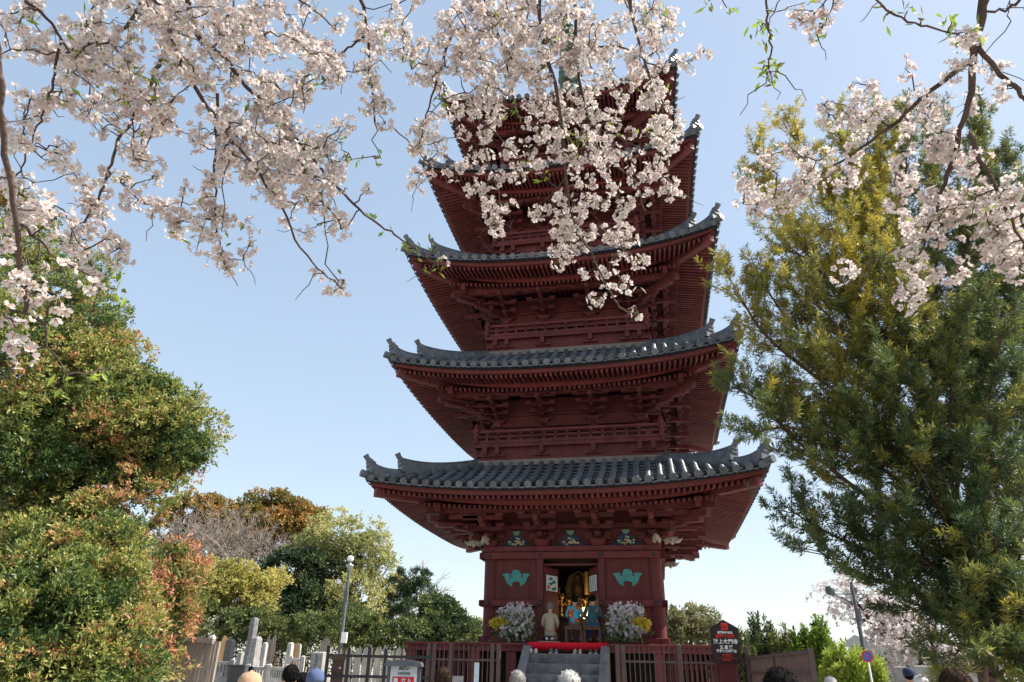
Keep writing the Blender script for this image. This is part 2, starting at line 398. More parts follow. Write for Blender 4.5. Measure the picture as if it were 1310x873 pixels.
# dark interior with altar room
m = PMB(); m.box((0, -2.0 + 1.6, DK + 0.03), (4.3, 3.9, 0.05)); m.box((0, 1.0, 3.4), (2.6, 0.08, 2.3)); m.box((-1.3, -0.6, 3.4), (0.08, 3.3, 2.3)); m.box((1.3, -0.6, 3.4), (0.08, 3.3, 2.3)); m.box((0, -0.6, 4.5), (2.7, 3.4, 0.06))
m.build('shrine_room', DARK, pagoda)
m = PMB(); m.beam((-0.8, -WY + .02, 4.335), (0.8, -WY + .02, 4.335), 0.08, 0.05); m.build('door_lintel', RED, pagoda)
for s in (-1, 1):                        # two leaves folded into the room
    d = PMB(); hx = s * 0.76; a = R(64) * (1 if s < 0 else -1)
    M2 = side(0) @ Matrix.Translation((hx, -WY - 0.02, 3.3)) @ Matrix.Rotation(a if s < 0 else a, 4, 'Z')
    d.M = M2; e = -s
    d.box((e * 0.36, 0.02, 0), (0.72, 0.04, 1.98)); d.box((e * 0.36, -0.005, -0.4), (0.72, 0.03, 0.1)); d.box((e * 0.36, -0.005, 0.9), (0.72, 0.03, 0.1)); d.box((e * 0.36, -0.005, -0.93), (0.72, 0.03, 0.1))
    do = d.build('door', RED, pagoda, 0.004)
    q = MB(); q.M = M2
    q.box((e * 0.34, -0.03, 0.56), (0.56, 0.006, 0.42))
    qo = q.build('paper_notice', PAPER, do)
    q = MB(); q.M = M2 @ Matrix.Translation((e * .03, 0, .25)) @ Matrix.Diagonal((.88, 1, .68, 1))
    if s < 0:
        q.plate([(e * .1, .42), (e * .35, .5), (e * .55, .72), (e * .45, .6), (e * .6, .5), (e * .42, .44), (e * .3, .36)], -0.04, -0.034)
        q.plate([(e * .3, .2), (e * .5, .18), (e * .6, .28), (e * .55, .34), (e * .4, .27), (e * .34, .3)], -0.04, -0.034)
        q.plate([(e * .15, .6), (e * .25, .7), (e * .4, .66), (e * .3, .56)], -0.04, -0.034)
        q.build('printed_leaves', GREENP, qo)
        q = MB(); q.M = M2 @ Matrix.Translation((e * .03, 0, .25)) @ Matrix.Diagonal((.88, 1, .68, 1)); q.plate([(e * .06, .2), (e * .2, .2), (e * .25, .34), (e * .1, .38)], -0.04, -0.034); q.build('printed_flower', PINKP, qo)
    else:
        for i in range(3):
            for j in range(5): q.box((e * (.16 + .18 * i), -0.037, .24 + .11 * j), (0.05, 0.004, 0.07 + .02 * ((i + j) % 2)))
        q.build('printed_lines', GREENP, qo)
# verdigris crests
CREST = [(0, .235), (.07, .225), (.115, .19), (.13, .13), (.165, .105), (.21, .125), (.245, .15), (.29, .135), (.40, .12), (.37, .06), (.33, .03), (.30, -.06), (.24, -.15), (.17, -.2), (.10, -.215), (.13, -.15), (.09, -.1), (0, -.085)]
for x in (-1.565, 1.565):
    c = PMB(); P2 = CREST + [(-a, b) for a, b in CREST[-2:0:-1]]
    c.plate([(x + a, 3.965 + b) for a, b in P2][::-1], -WY - 0.045, -WY - 0.012); co = c.build('crest', TEAL, pagoda)
    for s in (-1, 1):
        h = PMB(); h.tube([(x + s * .165, -WY - 0.05, 4.03), (x + s * .165, -WY - 0.042, 4.03)], 0.03, 8); h.build('boss', RED, co)
# painted gable struts
NOSE = mat('weathered_white_paint', (.36, .32, .26), .8, .35, 7.0)
CREAM = mat('cream_paint', (0.62, 0.54, 0.42), 0.7, 0.2, 9.0); GRN = mat('faded_green_paint', (0.16, 0.30, 0.21), 0.7, 0.25, 9.0)
NAVY = mat('dark_blue_paint', (0.03, 0.05, 0.09), 0.7, 0.3, 8.0); ORNG = mat('ochre_paint', (0.45, 0.2, 0.07), 0.7, 0.2, 8.0)
for k, x in [(0, -1.58), (0, 0), (0, 1.58), (1, 0), (3, 0)]:
    f = PMB(); f.M = side(k)
    f.plate([(x - .62, 4.84), (x - .36, 4.9), (x - .2, 5.1), (x - .1, 5.2), (x + .1, 5.2), (x + .2, 5.1), (x + .36, 4.9), (x + .62, 4.84)][::-1], -WY + .03, -WY + .1)
    fo = f.build('frog_leg_strut', [NAVY, GRN, CREAM, ORNG], pagoda)
    f = PMB(); f.M = side(k); f.box((x, -WY + .03, 5.25), (.22, .1, .05)); f.box((x, -WY + .03, 5.2), (.15, .1, .06)); f.build('bearing_block', GRN, fo)
    f = PMB(); f.M = side(k); rr = random.Random(k * 10 + int(x * 10))
    for i in range(26):
        a = rr.uniform(0, math.pi); q = rr.uniform(.03, .22)
        f.mi = rr.choice([0, 0, 1, 2]); f.ball((x + q * 1.1 * math.cos(a), -WY + .0, 4.88 + q * math.sin(a)), (.035, .025, .03), 6, 4)
    f.build('carving', [CREAM, GRN, ORNG], fo)

# bracket complexes
def bracket(mb, base, hb, reach, steps=3, corner=False, k=1.0):
    """stepped brackets: base = column top; rises hb, reaches out"""
    x0, y0, z0 = base
    dirs = [(Vector((0, -1, 0)), Vector((1, 0, 0)))]
    if corner: dirs.append((Vector((corner, 0, 0)), Vector((0, 1, 0))))
    o = Vector((x0, y0, z0)); dh = hb * 0.24; st = (hb - dh) / (steps + 0.6)
    mb.box(o + Vector((0, 0, dh * .3)), (.26 * k, .26 * k, dh * .6), taper=1.45)
    mb.box(o + Vector((0, 0, dh * .8)), (.38 * k, .38 * k, dh * .4))
    for D, S in dirs:
        for j in range(steps + 1):
            z = dh + st * j + st * .25; off = reach * j / steps
            c = o + D * off + Vector((0, 0, z)); half = (0.30 + 0.075 * j) * k
            mb.beam(c - S * half, c + S * half, .12 * k, st * .5)
            for t in (-1, 0, 1):
                bc = c + S * (half - .07) * t + Vector((0, 0, st * .45))
                mb.box(bc - Vector((0, 0, st * .1)), (.15 * k, .15 * k, st * .2), taper=1.3); mb.box(bc + Vector((0, 0, st * .13)), (.2 * k, .2 * k, st * .26))
            if j < steps:
                e = o + D * (off + reach / steps + .1) + Vector((0, 0, z + st * .1))
                mb.beam(o + Vector((0, 0, z + st * .1)), e, .12 * k, st * .52)
        mb.beam(o + D * reach * .2 + Vector((0, 0, hb * .98)), o + D * (reach + .32) + Vector((0, 0, hb * .76)), .11 * k, .13 * k)   # tail rafter
    if corner:
        D = Vector((corner, -1, 0)).normalized()
        for j in range(3):
            z = dh + st * (j + .35)
            mb.beam(o + Vector((0, 0, z)), o + D * (reach * 1.41 * (j + 1) / 3 + .18) + Vector((0, 0, z - .02)), .15 * k, st * .6)
        for j in range(2):
            mb.beam(o + D * .2 + Vector((0, 0, hb * (.86 + .14 * j))), o + D * (reach * 1.41 + .25 + .25 * j) + Vector((0, 0, hb * (.66 + .16 * j))), .15 * k, .15 * k)
        for D, S in dirs:                # arms that run past the corner and stick out square-ended
            for j in range(3):
                z = dh + st * (j + .4)
                sg = S * (1 if S.y == 0 and corner > 0 else -1 if S.y == 0 else -1)
                c = o + D * (reach * j / steps) + Vector((0, 0, z)); mb.beam(c, c + sg * (.62 + .18 * j), .12 * k, st * .55)

FLAT = 2.6
def fu(u): return abs(u) ** FLAT
def make_roof(w, zE, sag, s, zt, inner, gang, top=False):
    """inner: wall half width below; gang: half width of the outer purlin"""
    ey = lambda u: w * (0.97 + 0.03 * fu(u)); zT = lambda u: zE + sag * fu(u)
    def surf(x_u, t):
        half = w * (1 - t) + s * t; q = 0.66 * t + 0.34 * t * t
        return Vector((x_u * half, -(ey(x_u) * (1 - t) + s * t), zT(x_u) + (zt - zT(x_u)) * q))
    NU, NT = 28, 8
    tile = PMB(); tile.mi = 0
    for k in range(4):
        tile.M = side(k); tile.mi = 1
        vs = [surf(-1 + 2 * i / NU, j / NT) + Vector((0, 0, .02)) for j in range(NT + 1) for i in range(NU + 1)]
        fs = [(j * (NU + 1) + i, j * (NU + 1) + i + 1, (j + 1) * (NU + 1) + i + 1, (j + 1) * (NU + 1) + i) for j in range(NT) for i in range(NU)]
        tile.add(vs, fs, True); tile.mi = 0
        n = int(round(2 * w / 0.305)); sp = 2 * w / n
        for i in range(n):
            x = -w + sp * (i + .5); tm = 1.0 if abs(x) < s else max(0.02, (w - abs(x)) / (w - s))
            pts = []
            for j in range(9):
                t = tm * j / 8; half = w * (1 - t) + s * t; pts.append(surf(max(-1, min(1, x / half)), t) + Vector((0, 0, .055)))
            d = (pts[0] - pts[1]).normalized(); pts = [pts[0] + d * .07] + pts[1:]
            pts2 = [pts[0], pts[0].lerp(pts[1], .25)]; rad2 = [.1, .098]; Lr = (pts[-1] - pts[0]).length; nr_ = max(2, int(Lr / .3))
            for q in range(1, nr_ + 1):
                f = q / nr_ * 8; p_ = pts[min(7, int(f))].lerp(pts[min(8, int(f) + 1)], f - min(7, int(f))) + Vector((random.gauss(0, .005), 0, random.gauss(0, .005)))
                pts2 += [p_, p_ + (pts[-1] - pts[0]).normalized() * .012]; rad2 += [.082, .093]
            tile.tube(pts2, rad2, 8)
            # flat tile lip hanging between two round rows
            xa = x + sp / 2; ua = max(-1, min(1, xa / w))
            if i < n - 1:
                lip = []
                for q in range(7):
                    u = max(-1, min(1, (x + sp * q / 6) / w)); b = surf(u, 0); dz = -.055 * math.sin(math.pi * q / 6)
                    lip += [b + Vector((0, -.04, .03 + dz)), b + Vector((0, -.04, -.015 + dz))]
                tile.add(lip, [(2 * q, 2 * q + 1, 2 * q + 3, 2 * q + 2) for q in range(6)])
                for q in range(2, 8):    # courses of flat tiles up the slope
                    t = q / 8
                    if t < tm - .05:
                        half = w * (1 - t) + s * t; p = surf(max(-1, min(1, xa / half)), t)
                        tile.box(p + Vector((0, 0, .03)), (sp * .6, .05, .03))
    ro = tile.build('roof', [TILE, TILED], pagoda)
    # eaves boards and rafters
    ea = PMB(); rb = PMB(); fl = PMB(); so = PMB()
    N = 40
    for k in range(4):
        hip = PMB()
        for q in (ea, rb, fl, so, hip): q.M = side(k)
        us = [-1 + 2 * i / N for i in range(N + 1)]
        def edge(a, b0, b1, th, mi, lim=0.0):
            ea.mi = mi; P = []
            for u in us:
                y = ey(u) - a; x = u * (w - a)
                P.append(Vector((x, -y, zT(u) + (b0 + b1) / 2)))
            ea.sweep(P, [(-th / 2, (b0 - b1) / 2), (th / 2, (b0 - b1) / 2), (th / 2, (b1 - b0) / 2), (-th / 2, (b1 - b0) / 2)])
        edge(0.10, -0.085, 0.012, 0.10, 1)
        edge(0.17, -0.20, -0.087, 0.10, 0)
        edge(1.12, -0.27, -0.06, 0.07, 0)
        sp = 0.145; n = int(2 * (w - .3) / sp)
        for i in range(n + 1):
            x = -(w - .3) + 2 * (w - .3) * i / n; u = x / w; lift = sag * fu(u)
            y0 = ey(u) - .2; y1 = max(ey(u) - 1.2, abs(x) * .985)
            if y1 < y0 - .05:
                fl.beam((x, -y0, zE + lift - .25), (x, -y1, zE + lift - .25 + .17 * (y0 - y1)), .06, .09)
            y0 = ey(u) - 1.1; y1 = max(inner - .02, abs(x) * .985)
            if y1 < y0 - .05:
                l2 = sag * fu(u)
                rb.beam((x, -y0, zE + l2 - .325), (x, -y1, zE + l2 - .325 + .27 * (y0 - y1)), .068, .1)
        # boards over the rafters
        for a0, a1, b0, b1 in ((.12, 1.1, -.19, 0), (1.1, None, -.262, None)):
            vs = []; 
            for j in range(6):
                for u in us:
                    e1 = ey(u) - a0; e2 = (ey(u) - a1) if a1 else inner - .05
                    yy = e1 + (e2 - e1) * j / 5; xx = u * yy * (w / ey(u)) if a1 or True else 0
                    zz = zE + sag * fu(xx / w) + b0 + (.17 if a1 else .27) * (e1 - yy)
                    vs.append((xx, -yy, zz))
            so.add(vs, [(j * (N + 1) + i, (j + 1) * (N + 1) + i, (j + 1) * (N + 1) + i + 1, j * (N + 1) + i + 1) for j in range(5) for i in range(N)], True)
        # hip rafter under the corner, in two lengths
        P = []
        for j in range(9):
            h = w - .22 - (w - .22 - inner) * j / 8
            P.append((h, -h, zE + sag * fu(h / w) - .31 + .12 * min(.9, w - .22 - h) + .25 * max(0, w - 1.12 - h)))
        hip.sweep(P, [(-.1, -.11), (.1, -.11), (.1, .11), (-.1, .11)]); hip.build('hip_rafter', RED, ro)
        # outer purlin
        rb.beam((-gang - .45, -gang, zE - .24), (gang + .45, -gang, zE - .24), .15, .24)
        rb.beam((-gang + .35, -gang + .42, zE - .14), (gang - .35, -gang + .42, zE - .14), .11, .12)
    ea.build('eaves_board', [REDB, BLACKW], ro); fl.build('flying_rafters', RED, ro); rb.build('rafters', RED, ro); so.build('soffit', REDD, ro)
    # hip ridges with their end tiles
    for k in range(4):
        for (ta, tb, wd, ht, horn) in ((1.0, .30, .24, .27, .30), (.30, .035, .22, .22, .26)):
            rg = PMB(); rg.M = side(k); P = []; pr = []
            for j in range(15):
                q = j / 14; t = ta + (tb - ta) * q; p = surf(1, t); p.z += .02 + .13 * q ** 4
                P.append(p); h = ht * (.55 + .6 * q ** 1.5); lo_ = -(.04 + .16 * q ** 3)
                pr.append([(-wd / 2, lo_), (wd / 2, lo_), (wd / 2, h * .34), (wd * .42, h * .36), (wd * .42, h * .64), (wd * .34, h * .66), (wd * .30, h), (wd * .14, h + .07), (-wd * .14, h + .07), (-wd * .30, h), (-wd * .34, h * .66), (-wd * .42, h * .64), (-wd * .42, h * .36), (-wd / 2, h * .34)])
            rg.sweep(P, pr)
            r_ = rg.build('ridge', TILE, ro)
            en = PMB(); en.M = side(k); p = P[-1]; d = (P[-1] - P[-2]); d.z = 0; d.normalize(); sv = d.cross(Vector((0, 0, 1)))
            for a, zz, hh, ww in ((.03, .08, .24, .32), (.06, .22, .12, .27), (.09, .31, .1, .2)):
                en.beam(p + d * (a - .07) + Vector((0, 0, zz)), p + d * (a + .05) + Vector((0, 0, zz)), ww, hh)
            en.tube([p + Vector((0, 0, .26)) - d * .1, p + d * .05 + Vector((0, 0, .31)), p + d * .15 + Vector((0, 0, .31 + horn * .28)), p + d * .21 + Vector((0, 0, .31 + horn * .6))], [.06, .075, .075, .085], 8)
            en.build('ridge_end', TILE, ro)
        tp = PMB(); tp.M = side(k); p = surf(1, 0.05); q = surf(1, 0); d = (q - p).normalized()
        tp.tube([p + Vector((0, 0, .08)), q + Vector((0, 0, .1)), q + d * .16 + Vector((0, 0, .15))], [.1, .1, .11], 8); tp.build('corner_tile', TILE, ro)
    if not top:
        ns = PMB()
        for k in range(4):
            ns.M = side(k); ns.beam((-s - .1, -s - .03, zt + .08), (s + .1, -s - .03, zt + .08), .14, .14)
            ns.beam((-s - .16, -s - .1, zt - .02), (s + .16, -s - .1, zt - .02), .14, .06)
        ns.build('flashing', NOSHI, ro)
    return ro

#          w     zE     sag   top half/z        wall   purlin
ROOFS = [(5.236, 5.955, .31, 2.73, 7.17, 2.42, 3.55),
         (5.015, 9.50, .40, 2.56, 10.88, 2.22, 3.42),
         (4.875, 13.22, .50, 2.42, 14.66, 2.06, 3.26),
         (4.656, 16.96, .50, 2.27, 18.38, 1.92, 3.1),
         (4.304, 20.43, .50, .34, 24.0, 1.76, 2.85)]
for i, r_ in enumerate(ROOFS): make_roof(*r_, top=(i == 4))
# spire
m = PMB(); m.box((0, 0, 24.1), (1.1, 1.1, .5)); m.lathe([(.5, 24.35), (.62, 24.6), (.4, 24.85), (.16, 24.95), (.11, 30.2), (.03, 30.8)], n=12)
for j in range(9): m.lathe([(.14, 25.4 + .42 * j), (.46 - .02 * j, 25.38 + .42 * j), (.46 - .02 * j, 25.46 + .42 * j), (.14, 25.46 + .42 * j)], n=16)
m.lathe([(.03, 30.6), (.16, 30.8), (.1, 30.95), (.2, 31.15), (.02, 31.5)], n=12)
m.build('spire', mat('green_bronze', (0.10, 0.15, 0.13), .5, .3, 4.0, metal=.5), pagoda)

# upper storeys: skirt, balcony, wall, brackets    (skirt half, z0, balcony half, floor z, wall half, tie z, gangyo)
STOR = [(2.70, 7.15, 2.84, 7.80, 2.22, 8.62, 9.12, 3.42), (2.53, 10.85, 2.66, 11.53, 2.06, 12.33, 12.84, 3.26),
        (2.39, 14.6, 2.54, 15.28, 1.92, 16.05, 16.58, 3.1), (2.24, 18.3, 2.38, 18.9, 1.76, 19.55, 20.05, 2.85)]
for (s, z0, bh, bz, wh, tz, gzz, gg) in STOR:
    sk = PMB()
    for k in range(4):
        sk.M = side(k); sk.box((0, -s + .06, (z0 + bz) / 2), (2 * s - .002, .08, bz - z0)); sk.beam((-s, -s - .01, z0 + .14), (s, -s - .01, z0 + .14), .1, .1)
    sk.build('skirt_wall', RED, pagoda)
    wl = PMB()
    for k in range(4):
        wl.M = side(k); wl.box((0, -wh + .06, (bz + gzz + .35) / 2), (2 * wh, .08, gzz + .35 - bz))
        for x in (-wh, -.78, .78): wl.lathe([(.16, bz), (.15, tz)], (x, -wh, 0), 12)
        wl.beam((-wh - .25, -wh - .02, tz - .06), (wh + .25, -wh - .02, tz - .06), .2, .13); wl.beam((-wh - .2, -wh - .06, tz - .27), (wh + .2, -wh - .06, tz - .27), .12, .1)
        wl.beam((-wh - .2, -wh - .06, bz + .12), (wh + .2, -wh - .06, bz + .12), .12, .12)
        wl.beam((-wh, -wh - .0, tz + .32), (wh, -wh - .0, tz + .32), .1, .1)
    wl.build('storey_wall', RED, pagoda)
    bl = PMB()
    for k in range(4):
        bl.M = side(k)
        bl.box((0, -(bh + s - .3) / 2, bz - .02), (2 * bh, bh - s + .3, .07))
        bl.beam((-bh, -bh + .04, bz - .02), (bh, -bh + .04, bz - .02), .1, .11)
    bo = bl.build('balcony', RED, pagoda)
    rl = PMB()
    for k in range(4):
        rl.M = side(k); y = -bh + .06
        for z, t in ((bz + .10, .09), (bz + .27, .06), (bz + .44, .08)): rl.beam((-bh - .08, y, z), (bh + .08, y, z), t, t)
        for i in range(1, 16):
            x = -bh + 2 * bh * i / 16; rl.box((x, y, bz + .2), (.07, .06, .3)); 
            if i % 2 == 0: rl.box((x, y, bz + .36), (.06, .06, .13))
    rl.build('railing', RED, bo)
    for k in range(4):
        p = PMB(); p.M = side(k); p.lathe([(.075, bz - .06), (.07, bz + .5), (.085, bz + .52), (.085, bz + .55), (.06, bz + .57), (.075, bz + .62), (.02, bz + .72)], (-bh + .03, -bh + .06, 0), 10); p.build('corner_post', RED, bo)
        for x in (-bh + .32, -bh + .7, -.78, .78, bh - .7, bh - .32):
            p = PMB(); p.M = side(k)
            p.box((x, -s - .03, bz - .12), (.13, .3, .12)); p.box((x, -s - .06, bz - .24), (.12, .2, .12), taper=1.3); p.beam((x - .24, -s - .02, bz - .31), (x + .24, -s - .02, bz - .31), .1, .07)
            p.build('balcony_bracket', REDD, bo)
    mc = PMB(); bracket(mc, (0, -wh - .02, tz), gzz - tz, gg - wh, 3, False, 1.0)
    mk = PMB(); bracket(mk, (wh, -wh - .02, tz), gzz - tz, gg - wh, 3, 1, 1.0)
    oc = ok = None
    for k in range(4):
        for x in (-.78, .78):
            if oc is None: oc = mc.build('bracket_set', REDD, pagoda); c = oc
            else: c = oc.copy(); col.objects.link(c)
            c.rotation_euler = (0, 0, k * math.pi / 2); c.location = Matrix.Rotation(k * math.pi / 2, 3, 'Z') @ Vector((x, 0, 0))
        if ok is None: ok = mk.build('corner_bracket_set', REDD, pagoda); c = ok
        else: c = ok.copy(); col.objects.link(c)
        c.rotation_euler = (0, 0, k * math.pi / 2)
mc = PMB(); bracket(mc, (0, -WY - .0, 4.84), .72, 1.13, 2, False, 1.15)
mk = PMB(); bracket(mk, (2.32, -2.36, 4.84), .72, 1.13, 2, 1, 1.25)
oc = ok = None
for k in range(4):
    for x in (-.8, .8):
        if oc is None: oc = mc.build('bracket_set', REDD, pagoda); c = oc
        else: c = oc.copy(); col.objects.link(c)
        c.rotation_euler = (0, 0, k * math.pi / 2); c.location = Matrix.Rotation(k * math.pi / 2, 3, 'Z') @ Vector((x, 0, 0))
    if ok is None: ok = mk.build('corner_bracket_set', REDD, pagoda); c = ok
    else: c = ok.copy(); col.objects.link(c)
    c.rotation_euler = (0, 0, k * math.pi / 2)
# pale carved beast heads on the corner columns
for k in range(4):
    for a in (0, 1):
        f = PMB(); f.M = side(k) @ (Matrix.Identity(4) if a == 0 else Matrix.Rotation(math.pi / 2, 4, 'Z') @ Matrix.Scale(-1, 4, (1, 0, 0)))
        rr = random.Random(5)
        f.ball((2.8, -2.42, 4.98), (.22, .1, .1), 10, 7); f.ball((2.99, -2.42, 4.95), (.1, .07, .07), 8, 6)
        f.tube([(3.0, -2.42, 4.97), (3.1, -2.42, 4.98), (3.14, -2.42, 5.03)], [.035, .025, .012], 6)
        for q in range(12): f.ball((2.62 + rr.random() * .36, -2.42 + rr.uniform(-.09, .09), 4.96 + rr.uniform(-.08, .1)), .05, 6, 4)
        f.build('carved_nosing', NOSE, pagoda)
# ------------------------------------------------------------------ things on and before the pagoda
def on_p(lx, ly, z): return PM @ Vector((lx, ly, z))
def pthing(name, label, cat, lx, ly, z, rz=0, group=None):
    o = empty(name, on_p(lx, ly, z), PYAW + rz); return tag(o, label, cat, group)

# stone steps
CHEEK = mat('weathered_side_stone', (.2, .195, .19), .85, .35, 3.0, bump=.3, bscale=50, dirt=(.1, .098, .096))
st = pthing('stone_steps', 'dark stone steps with pale sloped side walls leading up to the veranda', 'steps', 0.06, -4.16, 0.65)
NS = 6; TOPS = DK - .24; RI = (TOPS - .65) / NS
for i in range(NS):
    m = MB(); z = TOPS - .65 - RI * (i + 1); m.box((0, -.17 - .34 * i, (z + RI) / 2), (1.72, .36, z + RI)); m.build('step', STONED, st, 0.012)
for s in (-1, 1):
    m = MB(); y0 = 0.0; L = .34 * NS + .1
    vs = [(y0, 0), (y0, DK - .65 - .06), (y0 - .18, DK - .65 - .06), (y0 - L, .12), (y0 - L, 0)]
    m.M = Matrix.Translation((s * .955, 0, 0)) @ Matrix.Rotation(math.pi / 2, 4, 'Z')
    m.plate([(a, b) for a, b in vs], -.1, .1); m.build('side_wall', CHEEK, st, 0.012)
# red carpet over the veranda's edge
m = MB(); n = 24
rr = random.Random(3); vs = []; fs = []
for i in range(n + 1):
    x = -.98 + 1.96 * i / n; wv = .012 * math.sin(i * 1.7) + rr.uniform(-.004, .004)
    vs += [(x, .95, .012), (x, 0.0, .012), (x, -.155 + wv, .012), (x, -.165 + wv, -.01), (x, -.16 + wv * 1.6, -.14 + .006 * math.sin(i * .9))]
for i in range(n):
    for j in range(4): a = i * 5 + j; fs.append((a, a + 5, a + 6, a + 1))
m.add(vs, fs, True)
c = m.build('carpet', CARPET); c.location = on_p(.07, -4.0, DK); c.rotation_euler = (0, 0, PYAW)
so_ = c.modifiers.new('thickness', 'SOLIDIFY'); so_.thickness = .008
tag(c, 'bright red felt carpet hanging over the veranda edge above the steps', 'carpet')
# shoes left on the top step
SH = [(-.78, (.55, .47, .36), 'beige'), (-.28, (.10, .13, .17), 'blue grey'), (.3, (.32, .30, .26), 'grey'), (.68, (.06, .06, .07), 'black')]
for x, c_, nm in SH:
    sm = mat('shoe_' + nm.replace(' ', '_'), c_, .7, .25, 12); sl = mat('sole_' + nm.replace(' ', '_'), (.45, .43, .4), .8, .1, 10)
    for s in (-1, 1):
        t = pthing('shoe', f'{"left" if s < 0 else "right"} shoe of the {nm} pair on the top stone step', 'shoe', .06 + x + s * .055, -4.37, TOPS, R(180 + s * 6), 'shoes left on the top step')
        m = MB(); m.ball((0, .0, .045), (.045, .125, .045), 10, 6); m.ball((0, .06, .05), (.042, .06, .06), 10, 6); m.build('upper', sm, t)
        m = MB(); m.box((0, .03, .012), (.085, .24, .024)); m.build('sole', sl, t, .008)

# altar
al = pthing('altar', 'gilded altar with lit lantern and gold ornaments in the dark doorway', 'altar', 0, -1.3, DK + .06)
LAMP = glow('lit_lantern_paper', (1.0, .78, .38), 2.2)
m = MB(); m.box((0, .5, .35), (2.2, .9, .7)); m.box((0, .2, .72), (2.2, .5, .05)); m.box((0, .7, .95), (2.0, .5, .5)); m.build('table', WOODB, al)
m = MB()
m.lathe([(.26, 1.2), (.30, 1.26), (.18, 1.34), (.2, 1.55), (.16, 1.7), (.09, 1.78), (.12, 1.88), (.06, 2.0)], (0, .6, 0), 14); m.plate([(-.36, 1.2), (-.42, 1.6), (-.3, 1.95), (0, 2.12), (.3, 1.95), (.42, 1.6), (.36, 1.2)][::-1], .82, .86)
m.build('gilded_statue', mat('darkened_gilding', (.14, .075, .025), .5, .5, 9, metal=.5), al)
rr = random.Random(11)
for x, y, z, h in ((-.62, .05, .75, .8), (-.45, .15, .75, .6), (.5, .1, .75, .55), (.66, .2, .75, .7), (-.25, .3, .75, .5), (.25, .3, .75, .5), (-.8, .3, .75, .9)):
    m = MB(); m.lathe([(.09, z), (.03, z + .08), (.025, z + h * .5), (.07, z + h * .55), (.03, z + h * .6), (.05, z + h * .8), (.1, z + h * .85), (.02, z + h)], (x, y, 0), 8)
    for q in range(14):
        a = rr.uniform(0, 6.28); r_ = rr.uniform(.02, .13); m.ball((x + r_ * math.cos(a), y + r_ * math.sin(a) * .5, z + h * rr.uniform(.4, 1.05)), rr.uniform(.015, .035), 5, 4)
    m.build('gilded_ornament', GOLD, al)
m = MB(); m.tube([(-.62, -.25, .1), (-.62, -.25, 1.05)], .1, 10); m.lathe([(.16, .0), (.1, .1), (.1, 1.05), (.17, 1.1), (.17, 1.15), (.05, 1.22)], (-.62, -.25, 0), 12); m.build('gilded_pillar', GOLD, al)
m = MB(); m.lathe([(.07, 1.35), (.085, 1.4), (.085, 1.95), (.07, 2.0)], (.32, .15, 0), 12); m.build('hanging_banner', mat('gold_brocade', (.6, .36, .1), .5, .4, 22, metal=.5), al)
m = MB(); m.lathe([(.05, .68), (.13, .74), (.15, .84), (.12, .94), (.05, .98)], (.26, -.1, 0), 12); m.build('lantern', LAMP, al)
ld = bpy.data.lights.new('altar_lamp', 'POINT'); ld.energy = 1.4; ld.color = (1, .72, .36); ld.shadow_soft_size = .08
lo = bpy.data.objects.new('altar_lamp', ld); col.objects.link(lo); lo.parent = al; lo.location = (.05, -.3, 1.1)

